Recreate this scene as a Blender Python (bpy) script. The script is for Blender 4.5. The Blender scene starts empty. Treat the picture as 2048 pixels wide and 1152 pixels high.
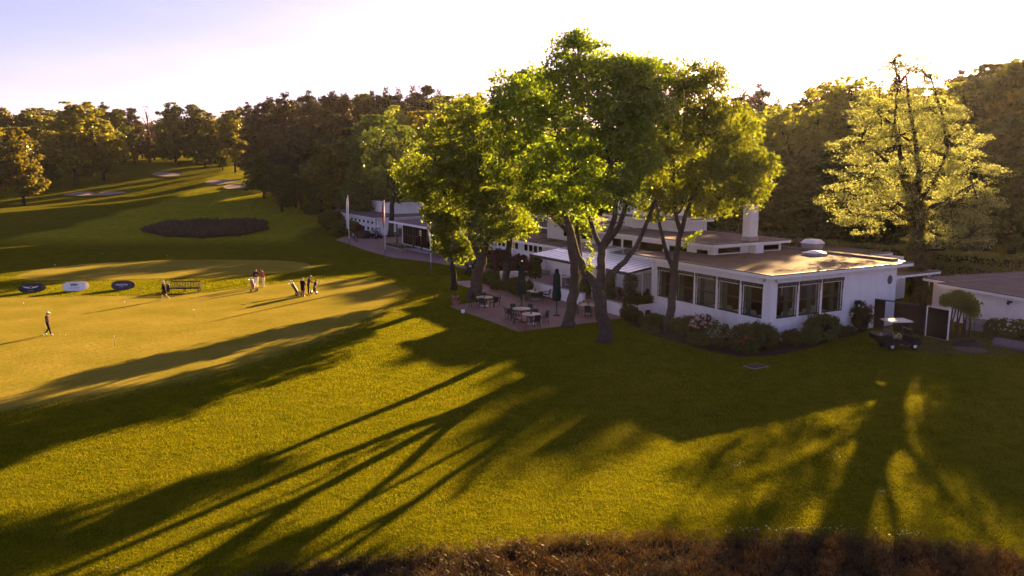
import bpy, bmesh, math, random
import numpy as np
from mathutils import Vector, Matrix

SC = bpy.context.scene
COL = SC.collection
R = math.radians

# ------------------------------------------------------------------ camera
F_PX, CAM_H, HOR = 1590.0, 11.5, 329.0
PITCH = math.atan((576 - HOR) / F_PX)
cam_d = bpy.data.cameras.new('camera')
cam_d.sensor_width = 36.0
cam_d.lens = F_PX / 2048 * 36.0
cam_d.clip_start = 0.1
cam_d.clip_end = 9000
cam = bpy.data.objects.new('camera', cam_d)
COL.objects.link(cam)
cam.location = (0, 0, CAM_H)
cam.rotation_euler = (math.pi / 2 - PITCH, 0, 0)
SC.camera = cam

# ------------------------------------------------------------------ sky and sun
SUN_AZ, SUN_EL = R(28.0), R(12.5)           # azimuth clockwise from +Y
world = bpy.data.worlds.new('World')
SC.world = world
world.use_nodes = True
wn, wl = world.node_tree.nodes, world.node_tree.links
wn.clear()
w_out = wn.new('ShaderNodeOutputWorld')
w_bg = wn.new('ShaderNodeBackground')
w_sky = wn.new('ShaderNodeTexSky')
w_sky.sky_type = 'NISHITA'
w_sky.sun_disc = False
w_sky.sun_elevation = SUN_EL
w_sky.sun_rotation = SUN_AZ
w_sky.altitude = 50
w_sky.air_density = 0.75
w_sky.dust_density = 0.7
w_sky.ozone_density = 4.0
w_bg.inputs['Strength'].default_value = 0.060
w_tint = wn.new('ShaderNodeMix')                # the air of the morning is a little rose
w_tint.data_type = 'RGBA'
w_tint.blend_type = 'MULTIPLY'
w_tint.inputs['Factor'].default_value = 1.0
w_tint.inputs[7].default_value = (1.10, 0.59, 0.55, 1)
wl.new(w_sky.outputs[0], w_tint.inputs[6])
w_tc = wn.new('ShaderNodeTexCoord')              # faint drawn-out cirrus all over the sky
w_map = wn.new('ShaderNodeMapping')
w_map.inputs['Scale'].default_value = (1.6, 1.6, 9.0)
w_map.inputs['Rotation'].default_value = (0.25, 0.15, 0.4)
w_nz = wn.new('ShaderNodeTexNoise')
w_nz.inputs['Scale'].default_value = 1.4
w_nz.inputs['Detail'].default_value = 6
w_nz.inputs['Roughness'].default_value = 0.6
w_nz.inputs['Distortion'].default_value = 0.5
w_rp = wn.new('ShaderNodeValToRGB')
w_rp.color_ramp.elements[0].position, w_rp.color_ramp.elements[0].color = 0.38, (0.93, 0.93, 0.95, 1)
w_rp.color_ramp.elements[1].position, w_rp.color_ramp.elements[1].color = 0.68, (1.10, 1.07, 1.05, 1)
w_cl = wn.new('ShaderNodeMix')
w_cl.data_type = 'RGBA'
w_cl.blend_type = 'MULTIPLY'
w_cl.inputs['Factor'].default_value = 1.0
wl.new(w_tc.outputs['Generated'], w_map.inputs['Vector'])
wl.new(w_map.outputs[0], w_nz.inputs['Vector'])
wl.new(w_nz.outputs['Fac'], w_rp.inputs['Fac'])
wl.new(w_tint.outputs[2], w_cl.inputs[6])
wl.new(w_rp.outputs['Color'], w_cl.inputs[7])
wl.new(w_cl.outputs[2], w_bg.inputs['Color'])
wl.new(w_bg.outputs[0], w_out.inputs[0])

sun_d = bpy.data.lights.new('sun', 'SUN')
sun_d.energy = 5.0
sun_d.angle = R(0.5)
sun_d.color = (1.0, 0.65, 0.27)
sun = bpy.data.objects.new('sun', sun_d)
COL.objects.link(sun)
SUN_DIR = Vector((math.sin(SUN_AZ) * math.cos(SUN_EL), math.cos(SUN_AZ) * math.cos(SUN_EL), math.sin(SUN_EL)))
sun.rotation_euler = (-SUN_DIR).to_track_quat('-Z', 'Y').to_euler()
sun.location = (60, 110, 40)

SC.view_settings.view_transform = 'Standard'
SC.view_settings.look = 'None'
SC.view_settings.exposure = 2.82
SC.view_settings.gamma = 1.0
SC.view_settings.use_curve_mapping = False
SC.render.engine = 'CYCLES'
SC.cycles.use_denoising = True
SC.cycles.max_bounces = 8
SC.cycles.diffuse_bounces = 3
SC.cycles.glossy_bounces = 3
SC.cycles.transmission_bounces = 4
SC.cycles.transparent_max_bounces = 8
SC.cycles.volume_bounces = 0
SC.cycles.sample_clamp_indirect = 6.0

# ------------------------------------------------------------------ measuring helpers (plan of the place)
_c, _s = math.cos(PITCH), math.sin(PITCH)


def terrain(x, y):
    pts = ((0, 0), (150, 0), (200, 2.0), (215, 3.5), (230, 5.5), (250, 8.2), (265, 10.2), (300, 13.0), (420, 17.0), (9000, 17.0))
    r = 0.0
    for (a, za), (b, zb) in zip(pts, pts[1:]):
        if a <= y <= b:
            r = za + (zb - za) * (y - a) / (b - a)
            break
    t = min(1, max(0, (25 - x) / 60.0))
    return r * t * t * (3 - 2 * t)


def ray(x, y):
    dx, dz = x - 1024.0, -(y - 576.0)
    return Vector((dx, F_PX * _c + dz * _s, -F_PX * _s + dz * _c))


def P(x, y, z=0.0):
    w = ray(x, y)
    return Vector((0, 0, CAM_H)) + w * ((z - CAM_H) / w.z)


def PD(x, y, d):
    """point seen at photo position x, y that lies d metres out"""
    w = ray(x, y)
    return Vector((0, 0, CAM_H)) + w * (d / w.y)


def PT(x, y):
    """point of the terrain"""
    w = ray(x, y)
    d = 15.0
    while d < 600:
        q = Vector((0, 0, CAM_H)) + w * (d / w.y)
        if q.z <= terrain(q.x, q.y):
            return Vector((q.x, q.y, terrain(q.x, q.y)))
        d += 0.5
    return q


TH = R(29.3)                                   # the clubhouse stands turned by this angle
C0 = P(1537, 687)
VA = Vector((math.cos(TH), math.sin(TH), 0))
UB = Vector((-math.sin(TH), math.cos(TH), 0))


def W(a, b, z=0.0):
    return Vector((C0.x, C0.y, 0)) + VA * a + UB * b + Vector((0, 0, z))


def LAB(x, y, z=0.0):
    q = P(x, y, z) - C0
    return q.dot(VA), q.dot(UB)


# ------------------------------------------------------------------ object helpers
def tag(o, label=None, cat=None, group=None, kind=None):
    if label:
        o['label'] = label
    if cat:
        o['category'] = cat
    if group:
        o['group'] = group
    if kind:
        o['kind'] = kind
    return o


def thing(name, label, cat, loc=(0, 0, 0), rz=0.0, group=None, kind=None):
    o = bpy.data.objects.new(name, None)
    COL.objects.link(o)
    o.empty_display_size = 0.3
    o.location = loc
    o.rotation_euler = (0, 0, rz)
    return tag(o, label, cat, group, kind)


def copy_tree(o, parent=None):
    c = o.copy()
    COL.objects.link(c)
    if parent is not None:
        c.parent = parent
    for ch in o.children:
        copy_tree(ch, c)
    return c


class MB:
    """collects simple solids into one mesh"""

    def __init__(self, off=(0, 0, 0)):
        self.v, self.f, self.m, self.sm = [], [], [], []
        self.off = Vector(off)
        self.mi = 0

    def add(self, vs, fs, smooth=False):
        n = len(self.v)
        self.v += [tuple(Vector(q) - self.off) for q in vs]
        self.f += [tuple(i + n for i in f) for f in fs]
        self.m += [self.mi] * len(fs)
        self.sm += [smooth] * len(fs)
        return self

    def box(self, x0, x1, y0, y1, z0, z1):
        vs = [(x0, y0, z0), (x1, y0, z0), (x1, y1, z0), (x0, y1, z0), (x0, y0, z1), (x1, y0, z1), (x1, y1, z1), (x0, y1, z1)]
        return self.add(vs, [(0, 3, 2, 1), (4, 5, 6, 7), (0, 1, 5, 4), (1, 2, 6, 5), (2, 3, 7, 6), (3, 0, 4, 7)])

    def hexa(self, bottom, top):
        return self.add(list(bottom) + list(top), [(0, 3, 2, 1), (4, 5, 6, 7), (0, 1, 5, 4), (1, 2, 6, 5), (2, 3, 7, 6), (3, 0, 4, 7)])

    def bar(self, p, q, w, h, up=(0, 0, 1)):
        p, q = Vector(p), Vector(q)
        d = (q - p).normalized()
        up = Vector(up)
        if abs(d.dot(up)) > 0.98:
            up = Vector((0, 1, 0))
        s = d.cross(up).normalized() * (w / 2)
        u = s.cross(d).normalized() * (h / 2)
        return self.add([p - s - u, p + s - u, p + s + u, p - s + u, q - s - u, q + s - u, q + s + u, q - s + u],
                        [(0, 1, 2, 3), (7, 6, 5, 4), (0, 4, 5, 1), (1, 5, 6, 2), (2, 6, 7, 3), (3, 7, 4, 0)])

    def tube(self, pts, rads, n=8, cap=True):
        pts = [Vector(q) for q in pts]
        if not hasattr(rads, '__len__'):
            rads = [rads] * len(pts)
        vs, fs = [], []
        prev = None
        for i, q in enumerate(pts):
            d = (pts[min(i + 1, len(pts) - 1)] - pts[max(i - 1, 0)])
            if d.length < 1e-9:
                d = Vector((0, 0, 1))
            d.normalize()
            if prev is None:
                s = d.cross(Vector((0, 0, 1)))
                if s.length < 0.05:
                    s = d.cross(Vector((1, 0, 0)))
            else:
                s = prev - d * prev.dot(d)
                if s.length < 1e-6:
                    s = d.cross(Vector((1, 0, 0)))
            s.normalize()
            prev = s
            t = d.cross(s)
            for k in range(n):
                a = 2 * math.pi * k / n
                vs.append(q + (s * math.cos(a) + t * math.sin(a)) * rads[i])
        for i in range(len(pts) - 1):
            for k in range(n):
                a, b = i * n + k, i * n + (k + 1) % n
                fs.append((a, b, b + n, a + n))
        if cap:
            fs.append(tuple(range(n - 1, -1, -1)))
            fs.append(tuple(range((len(pts) - 1) * n, len(pts) * n)))
        return self.add(vs, fs, True)

    def lathe(self, prof, c=(0, 0, 0), n=16, wob=None):
        vs, fs = [], []
        for r, z in prof:
            for k in range(n):
                a = 2 * math.pi * k / n
                rr = r * (wob(k, z) if wob else 1)
                vs.append((c[0] + rr * math.cos(a), c[1] + rr * math.sin(a), c[2] + z))
        for i in range(len(prof) - 1):
            for k in range(n):
                a, b = i * n + k, i * n + (k + 1) % n
                fs.append((a, b, b + n, a + n))
        fs.append(tuple(range(n - 1, -1, -1)))
        fs.append(tuple(range((len(prof) - 1) * n, len(prof) * n)))
        return self.add(vs, fs, True)

    def ball(self, c, rx, ry, rz, n=10, m=6):
        prof = [(max(1e-3, math.sin(math.pi * i / m)), -math.cos(math.pi * i / m)) for i in range(m + 1)]
        vs, fs = [], []
        for r, z in prof:
            for k in range(n):
                a = 2 * math.pi * k / n
                vs.append((c[0] + rx * r * math.cos(a), c[1] + ry * r * math.sin(a), c[2] + rz * z))
        for i in range(m):
            for k in range(n):
                a, b = i * n + k, i * n + (k + 1) % n
                fs.append((a, b, b + n, a + n))
        return self.add(vs, fs, True)

    def prism(self, poly, z0, z1):
        n = len(poly)
        vs = [(p[0], p[1], z0) for p in poly] + [(p[0], p[1], z1) for p in poly]
        fs = [tuple(range(n - 1, -1, -1)), tuple(range(n, 2 * n))]
        fs += [(i, (i + 1) % n, (i + 1) % n + n, i + n) for i in range(n)]
        return self.add(vs, fs)

    def build(self, name, mat, parent=None, loc=None, rot=None):
        me = bpy.data.meshes.new(name)
        me.from_pydata(self.v, [], self.f)
        mats = mat if isinstance(mat, (list, tuple)) else [mat]
        for m in mats:
            me.materials.append(m)
        if len(mats) > 1:
            me.polygons.foreach_set('material_index', self.m)
        me.polygons.foreach_set('use_smooth', self.sm)
        me.update()
        o = bpy.data.objects.new(name, me)
        COL.objects.link(o)
        if parent is not None:
            o.parent = parent
        if loc is not None:
            o.location = loc
        if rot is not None:
            o.rotation_euler = rot
        return o


def bevel(o, w=0.01, seg=2):
    m = o.modifiers.new('edge', 'BEVEL')
    m.width = w
    m.segments = seg
    m.limit_method = 'ANGLE'
    return o


# ------------------------------------------------------------------ materials
MATS = {}


def mat(name, col, rough=0.7, metal=0.0, spec=0.5, noise=None, bump=None, coat=0.0, emit=None):
    """noise = (scale, second colour, coordinates); bump = (scale, strength, distance)"""
    if name in MATS:
        return MATS[name]
    m = bpy.data.materials.new(name)
    m.use_nodes = True
    nt = m.node_tree
    b = nt.nodes['Principled BSDF']
    b.inputs['Base Color'].default_value = (*col, 1)
    b.inputs['Roughness'].default_value = rough
    b.inputs['Metallic'].default_value = metal
    b.inputs['Specular IOR Level'].default_value = spec if rough < 0.65 else min(spec, 0.08)
    b.inputs['Coat Weight'].default_value = coat
    tc = nt.nodes.new('ShaderNodeTexCoord')
    if noise:
        n = nt.nodes.new('ShaderNodeTexNoise')
        n.inputs['Scale'].default_value = noise[0]
        n.inputs['Detail'].default_value = 5
        n.inputs['Roughness'].default_value = 0.65
        nt.links.new(tc.outputs['Object'], n.inputs['Vector'])
        r = nt.nodes.new('ShaderNodeValToRGB')
        r.color_ramp.elements[0].position = 0.35
        r.color_ramp.elements[1].position = 0.68
        r.color_ramp.elements[0].color = (*col, 1)
        r.color_ramp.elements[1].color = (*noise[1], 1)
        nt.links.new(n.outputs['Fac'], r.inputs['Fac'])
        nt.links.new(r.outputs['Color'], b.inputs['Base Color'])
    if bump:
        n2 = nt.nodes.new('ShaderNodeTexNoise')
        n2.inputs['Scale'].default_value = bump[0]
        n2.inputs['Detail'].default_value = 4
        nt.links.new(tc.outputs['Object'], n2.inputs['Vector'])
        bp = nt.nodes.new('ShaderNodeBump')
        bp.inputs['Strength'].default_value = bump[1]
        bp.inputs['Distance'].default_value = bump[2]
        nt.links.new(n2.outputs['Fac'], bp.inputs['Height'])
        nt.links.new(bp.outputs['Normal'], b.inputs['Normal'])
    MATS[name] = m
    return m


def ramp(nt, fac, stops):
    r = nt.nodes.new('ShaderNodeValToRGB')
    el = r.color_ramp.elements
    el[0].position, el[0].color = stops[0][0], (*stops[0][1], 1)
    el[1].position, el[1].color = stops[-1][0], (*stops[-1][1], 1)
    for p, c in stops[1:-1]:
        e = el.new(p)
        e.color = (*c, 1)
    nt.links.new(fac, r.inputs['Fac'])
    return r.outputs['Color']


def noise_node(nt, vec, scale, detail=4, rough=0.6, dist=0.0):
    n = nt.nodes.new('ShaderNodeTexNoise')
    n.inputs['Scale'].default_value = scale
    n.inputs['Detail'].default_value = detail
    n.inputs['Roughness'].default_value = rough
    n.inputs['Distortion'].default_value = dist
    nt.links.new(vec, n.inputs['Vector'])
    return n.outputs['Fac']


def mapping(nt, vec, scale=(1, 1, 1), rot=(0, 0, 0), loc=(0, 0, 0)):
    n = nt.nodes.new('ShaderNodeMapping')
    n.inputs['Scale'].default_value = scale
    n.inputs['Rotation'].default_value = rot
    n.inputs['Location'].default_value = loc
    nt.links.new(vec, n.inputs['Vector'])
    return n.outputs[0]


def mixc(nt, fac, a, b, mode='MIX'):
    n = nt.nodes.new('ShaderNodeMix')
    n.data_type = 'RGBA'
    n.blend_type = mode
    if isinstance(fac, float):
        n.inputs['Factor'].default_value = fac
    else:
        nt.links.new(fac, n.inputs['Factor'])
    for s, q in ((6, a), (7, b)):
        if isinstance(q, tuple):
            n.inputs[s].default_value = (*q, 1)
        else:
            nt.links.new(q, n.inputs[s])
    return n.outputs[2]


def math_node(nt, op, a, b=None, c=None):
    n = nt.nodes.new('ShaderNodeMath')
    n.operation = op
    for i, q in enumerate((a, b, c)):
        if q is None:
            continue
        if isinstance(q, (int, float)):
            n.inputs[i].default_value = q
        else:
            nt.links.new(q, n.inputs[i])
    return n.outputs[0]


def new_mat(name):
    m = bpy.data.materials.new(name)
    m.use_nodes = True
    nt = m.node_tree
    b = nt.nodes['Principled BSDF']
    tc = nt.nodes.new('ShaderNodeTexCoord')
    MATS[name] = m
    return m, nt, b, tc


def leaf_mat(name, cols, trans=0.5, tcol=None, vary=0.4, island=0.55, scales=(0.6, 0.6), gloss=0.04):
    """leaf faces: diffuse in front, light shining through from behind"""
    m = bpy.data.materials.new(name)
    m.use_nodes = True
    nt = m.node_tree
    nt.nodes.remove(nt.nodes['Principled BSDF'])
    out = nt.nodes['Material Output']
    g = nt.nodes.new('ShaderNodeNewGeometry')
    oi = nt.nodes.new('ShaderNodeObjectInfo')
    tc = nt.nodes.new('ShaderNodeTexCoord')
    nz = noise_node(nt, tc.outputs['Object'], scales[0], 3)
    if scales[1] != scales[0]:
        nz = math_node(nt, 'MULTIPLY', math_node(nt, 'ADD', nz, noise_node(nt, tc.outputs['Object'], scales[1], 3)), 0.5)
    f = math_node(nt, 'MULTIPLY_ADD', g.outputs['Random Per Island'], island, math_node(nt, 'MULTIPLY', nz, 1.05 - island))
    c = ramp(nt, f, [(0.05 + 0.9 * i / (len(cols) - 1), q) for i, q in enumerate(cols)])
    hs = nt.nodes.new('ShaderNodeHueSaturation')
    nt.links.new(c, hs.inputs['Color'])
    v = math_node(nt, 'MULTIPLY_ADD', oi.outputs['Random'], vary, 1 - vary / 2)
    nt.links.new(v, hs.inputs['Value'])
    h = math_node(nt, 'MULTIPLY_ADD', oi.outputs['Random'], 0.03, 0.485)
    nt.links.new(h, hs.inputs['Hue'])
    d = nt.nodes.new('ShaderNodeBsdfDiffuse')
    nt.links.new(hs.outputs[0], d.inputs['Color'])
    t = nt.nodes.new('ShaderNodeBsdfTranslucent')
    tint = mixc(nt, 1.0, hs.outputs[0], tcol or (1.5, 1.4, 0.5), 'MULTIPLY')
    nt.links.new(tint, t.inputs['Color'])
    mx = nt.nodes.new('ShaderNodeMixShader')
    mx.inputs[0].default_value = trans
    nt.links.new(d.outputs[0], mx.inputs[1])
    nt.links.new(t.outputs[0], mx.inputs[2])
    gl = nt.nodes.new('ShaderNodeBsdfGlossy')
    gl.inputs['Roughness'].default_value = 0.45
    gl.inputs['Color'].default_value = (0.9, 0.9, 0.8, 1)
    mx2 = nt.nodes.new('ShaderNodeMixShader')
    mx2.inputs[0].default_value = gloss
    nt.links.new(mx.outputs[0], mx2.inputs[1])
    nt.links.new(gl.outputs[0], mx2.inputs[2])
    nt.links.new(mx2.outputs[0], out.inputs['Surface'])
    MATS[name] = m
    return m


def lawn_material():
    m, nt, b, tc = new_mat('lawn_grass')
    v = tc.outputs['Object']
    sep = nt.nodes.new('ShaderNodeSeparateXYZ')
    nt.links.new(v, sep.inputs[0])
    big = noise_node(nt, v, 0.07, 3, 0.6)
    mid = noise_node(nt, v, 0.7, 5, 0.7)
    fine = noise_node(nt, mapping(nt, v, (1, 1, 1)), 9.0, 5, 0.75)
    vfine = noise_node(nt, v, 38.0, 3, 0.7)
    c1 = ramp(nt, mid, [(0.3, (0.058, 0.068, 0.003)), (0.5, (0.098, 0.095, 0.004)), (0.72, (0.15, 0.122, 0.007))])
    c2 = ramp(nt, fine, [(0.25, (0.55, 0.62, 0.5)), (0.5, (1.0, 1.0, 1.0)), (0.75, (1.45, 1.3, 1.2))])
    c = mixc(nt, 1.0, c1, c2, 'MULTIPLY')
    c = mixc(nt, 0.8, c, ramp(nt, vfine, [(0.25, (0.6, 0.65, 0.6)), (0.75, (1.35, 1.3, 1.2))]), 'MULTIPLY')
    c = mixc(nt, 0.7, c, ramp(nt, big, [(0.3, (0.85, 0.95, 0.9)), (0.7, (1.2, 1.08, 1.0))]), 'MULTIPLY')
    # worn, dry patches near the heather edge
    dry = noise_node(nt, mapping(nt, v, (1.0, 0.8, 1)), 1.7, 6, 0.72)
    near = nt.nodes.new('ShaderNodeMapRange')
    near.inputs['From Min'].default_value = 34.0
    near.inputs['From Max'].default_value = 22.0
    nt.links.new(sep.outputs['Y'], near.inputs['Value'])
    dm = math_node(nt, 'MULTIPLY', ramp(nt, dry, [(0.60, (0, 0, 0)), (0.72, (1, 1, 1))]), math_node(nt, 'MULTIPLY_ADD', near.outputs[0], 0.55, 0.05))
    c = mixc(nt, dm, c, (0.24, 0.19, 0.09))
    # mown fairway up the slope: paler turf with mist put into its colour, long curved edge
    e = noise_node(nt, v, 0.02, 2)
    fx = math_node(nt, 'ABSOLUTE', math_node(nt, 'ADD', sep.outputs['X'], math_node(nt, 'MULTIPLY_ADD', sep.outputs['Y'], 0.12, math_node(nt, 'MULTIPLY_ADD', e, 18.0, 32.0))))
    fw = nt.nodes.new('ShaderNodeMapRange')
    fw.inputs['From Min'].default_value = 24.0
    fw.inputs['From Max'].default_value = 21.0
    nt.links.new(fx, fw.inputs['Value'])
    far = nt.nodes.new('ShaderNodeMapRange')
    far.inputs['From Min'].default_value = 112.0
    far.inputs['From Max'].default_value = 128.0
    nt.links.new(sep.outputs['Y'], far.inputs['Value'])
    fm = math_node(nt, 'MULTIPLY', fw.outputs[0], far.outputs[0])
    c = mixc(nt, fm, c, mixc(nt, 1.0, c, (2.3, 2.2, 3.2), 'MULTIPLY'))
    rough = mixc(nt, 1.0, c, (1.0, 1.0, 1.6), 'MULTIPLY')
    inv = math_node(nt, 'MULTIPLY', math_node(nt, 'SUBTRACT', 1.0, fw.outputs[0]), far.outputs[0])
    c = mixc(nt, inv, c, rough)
    nt.links.new(c, b.inputs['Base Color'])
    b.inputs['Roughness'].default_value = 0.95
    b.inputs['Specular IOR Level'].default_value = 0.0
    hh = math_node(nt, 'ADD', math_node(nt, 'MULTIPLY', fine, 0.5), math_node(nt, 'MULTIPLY_ADD', mid, 0.8, math_node(nt, 'MULTIPLY', vfine, 0.18)))
    bp = nt.nodes.new('ShaderNodeBump')
    bp.inputs['Strength'].default_value = 1.0
    bp.inputs['Distance'].default_value = 0.16
    nt.links.new(hh, bp.inputs['Height'])
    nt.links.new(bp.outputs[0], b.inputs['Normal'])
    return m


def green_material():
    m, nt, b, tc = new_mat('putting_green')
    v = tc.outputs['Object']
    n1 = noise_node(nt, v, 0.25, 4)
    n2 = noise_node(nt, v, 3.0, 5, 0.7)
    c = ramp(nt, n1, [(0.3, (0.185, 0.158, 0.018)), (0.7, (0.275, 0.212, 0.036))])
    c = mixc(nt, 1.0, c, ramp(nt, n2, [(0.3, (0.86, 0.88, 0.86)), (0.7, (1.12, 1.08, 1.08))]), 'MULTIPLY')
    wv = nt.nodes.new('ShaderNodeTexWave')
    wv.inputs['Scale'].default_value = 0.35
    wv.inputs['Distortion'].default_value = 0.6
    nt.links.new(mapping(nt, v, (1, 1, 1), (0, 0, R(35))), wv.inputs['Vector'])
    c = mixc(nt, 0.35, c, ramp(nt, wv.outputs['Fac'], [(0.35, (0.9, 0.95, 0.9)), (0.65, (1.08, 1.05, 1.05))]), 'MULTIPLY')
    nt.links.new(c, b.inputs['Base Color'])
    b.inputs['Roughness'].default_value = 0.95
    b.inputs['Specular IOR Level'].default_value = 0.0
    bp = nt.nodes.new('ShaderNodeBump')
    bp.inputs['Strength'].default_value = 0.6
    bp.inputs['Distance'].default_value = 0.06
    nt.links.new(n2, bp.inputs['Height'])
    nt.links.new(bp.outputs[0], b.inputs['Normal'])
    # the mown edge dissolves raggedly into the lawn
    at = nt.nodes.new('ShaderNodeAttribute')
    at.attribute_name = 'edge'
    e = math_node(nt, 'ADD', at.outputs['Fac'], math_node(nt, 'MULTIPLY_ADD', noise_node(nt, v, 0.9, 5, 0.7), 0.8, -0.4))
    tr = nt.nodes.new('ShaderNodeBsdfTransparent')
    mx = nt.nodes.new('ShaderNodeMixShader')
    nt.links.new(ramp(nt, e, [(0.15, (0, 0, 0)), (0.85, (1, 1, 1))]), mx.inputs[0])
    nt.links.new(tr.outputs[0], mx.inputs[1])
    nt.links.new(b.outputs[0], mx.inputs[2])
    nt.links.new(mx.outputs[0], nt.nodes['Material Output'].inputs['Surface'])
    return m


def white_brick():
    m, nt, b, tc = new_mat('white_painted_brick')
    sep = nt.nodes.new('ShaderNodeSeparateXYZ')
    nt.links.new(tc.outputs['Object'], sep.inputs[0])
    cmb = nt.nodes.new('ShaderNodeCombineXYZ')
    nt.links.new(math_node(nt, 'ADD', sep.outputs['X'], sep.outputs['Y']), cmb.inputs[0])
    nt.links.new(sep.outputs['Z'], cmb.inputs[1])
    br = nt.nodes.new('ShaderNodeTexBrick')
    br.inputs['Scale'].default_value = 1.0
    br.inputs['Brick Width'].default_value = 0.22
    br.inputs['Row Height'].default_value = 0.066
    br.inputs['Mortar Size'].default_value = 0.006
    br.inputs['Mortar Smooth'].default_value = 0.3
    br.inputs['Color1'].default_value = (0.90, 0.83, 0.845, 1)
    br.inputs['Color2'].default_value = (0.86, 0.79, 0.805, 1)
    br.inputs['Mortar'].default_value = (0.77, 0.71, 0.72, 1)
    nt.links.new(cmb.outputs[0], br.inputs['Vector'])
    st = noise_node(nt, mapping(nt, tc.outputs['Object'], (1.5, 1.5, 0.5)), 1.2, 5, 0.7)
    c = mixc(nt, 1.0, br.outputs['Color'], ramp(nt, st, [(0.3, (0.88, 0.87, 0.85)), (0.6, (1, 1, 1))]), 'MULTIPLY')
    nt.links.new(c, b.inputs['Base Color'])
    b.inputs['Roughness'].default_value = 0.6
    bp = nt.nodes.new('ShaderNodeBump')
    bp.inputs['Strength'].default_value = 0.5
    bp.inputs['Distance'].default_value = 0.006
    bp.invert = True
    nt.links.new(br.outputs['Fac'], bp.inputs['Height'])
    nt.links.new(bp.outputs[0], b.inputs['Normal'])
    return m


def roof_material(name, c1, c2, moss):
    m, nt, b, tc = new_mat(name)
    v = tc.outputs['Object']
    n1 = noise_node(nt, v, 0.8, 6, 0.65, 0.4)
    n2 = noise_node(nt, v, 14.0, 4, 0.7)
    n3 = noise_node(nt, v, 0.35, 4, 0.7)
    c = ramp(nt, n1, [(0.3, c1), (0.7, c2)])
    c = mixc(nt, 1.0, c, ramp(nt, n2, [(0.3, (0.8, 0.8, 0.8)), (0.7, (1.15, 1.15, 1.15))]), 'MULTIPLY')
    # felt strips
    wv = nt.nodes.new('ShaderNodeTexWave')
    wv.bands_direction = 'Y'
    wv.inputs['Scale'].default_value = 0.32
    wv.inputs['Distortion'].default_value = 0.3
    nt.links.new(v, wv.inputs['Vector'])
    c = mixc(nt, 1.0, c, ramp(nt, wv.outputs['Fac'], [(0.0, (0.7, 0.7, 0.7)), (0.05, (1, 1, 1)), (1, (1, 1, 1))]), 'MULTIPLY')
    c = mixc(nt, ramp(nt, n3, [(moss, (0, 0, 0)), (moss + 0.08, (1, 1, 1))]), c, (0.13, 0.075, 0.008))
    nt.links.new(c, b.inputs['Base Color'])
    b.inputs['Roughness'].default_value = 0.95
    b.inputs['Specular IOR Level'].default_value = 0.060
    bp = nt.nodes.new('ShaderNodeBump')
    bp.inputs['Strength'].default_value = 0.6
    bp.inputs['Distance'].default_value = 0.02
    nt.links.new(n2, bp.inputs['Height'])
    nt.links.new(bp.outputs[0], b.inputs['Normal'])
    return m


def paving_material():
    m, nt, b, tc = new_mat('brick_paving')
    br = nt.nodes.new('ShaderNodeTexBrick')
    br.inputs['Scale'].default_value = 1.0
    br.inputs['Brick Width'].default_value = 0.2
    br.inputs['Row Height'].default_value = 0.1
    br.inputs['Mortar Size'].default_value = 0.005
    br.inputs['Color1'].default_value = (0.29, 0.135, 0.112, 1)
    br.inputs['Color2'].default_value = (0.215, 0.105, 0.09, 1)
    br.inputs['Mortar'].default_value = (0.12, 0.09, 0.08, 1)
    nt.links.new(mapping(nt, tc.outputs['Object'], (1, 1, 1), (0, 0, -TH)), br.inputs['Vector'])
    n = noise_node(nt, tc.outputs['Object'], 0.9, 6, 0.7)
    c = mixc(nt, 1.0, br.outputs['Color'], ramp(nt, n, [(0.3, (0.75, 0.78, 0.78)), (0.7, (1.25, 1.2, 1.2))]), 'MULTIPLY')
    nt.links.new(c, b.inputs['Base Color'])
    b.inputs['Roughness'].default_value = 0.7
    bp = nt.nodes.new('ShaderNodeBump')
    bp.inputs['Strength'].default_value = 0.4
    bp.inputs['Distance'].default_value = 0.006
    bp.invert = True
    nt.links.new(br.outputs['Fac'], bp.inputs['Height'])
    nt.links.new(bp.outputs[0], b.inputs['Normal'])
    return m


def glass_material(name, tint, refl=0.045, rough=0.02):
    m = bpy.data.materials.new(name)
    m.use_nodes = True
    nt = m.node_tree
    nt.nodes.remove(nt.nodes['Principled BSDF'])
    t = nt.nodes.new('ShaderNodeBsdfTransparent')
    t.inputs[0].default_value = (*tint, 1)
    g = nt.nodes.new('ShaderNodeBsdfGlossy')
    g.inputs['Roughness'].default_value = rough
    lw = nt.nodes.new('ShaderNodeLayerWeight')
    f = math_node(nt, 'MULTIPLY_ADD', math_node(nt, 'POWER', lw.outputs['Facing'], 5.0), 0.9, refl * 0.5)
    mx = nt.nodes.new('ShaderNodeMixShader')
    nt.links.new(f, mx.inputs[0])
    nt.links.new(t.outputs[0], mx.inputs[1])
    nt.links.new(g.outputs[0], mx.inputs[2])
    nt.links.new(mx.outputs[0], nt.nodes['Material Output'].inputs['Surface'])
    MATS[name] = m
    return m


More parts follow.
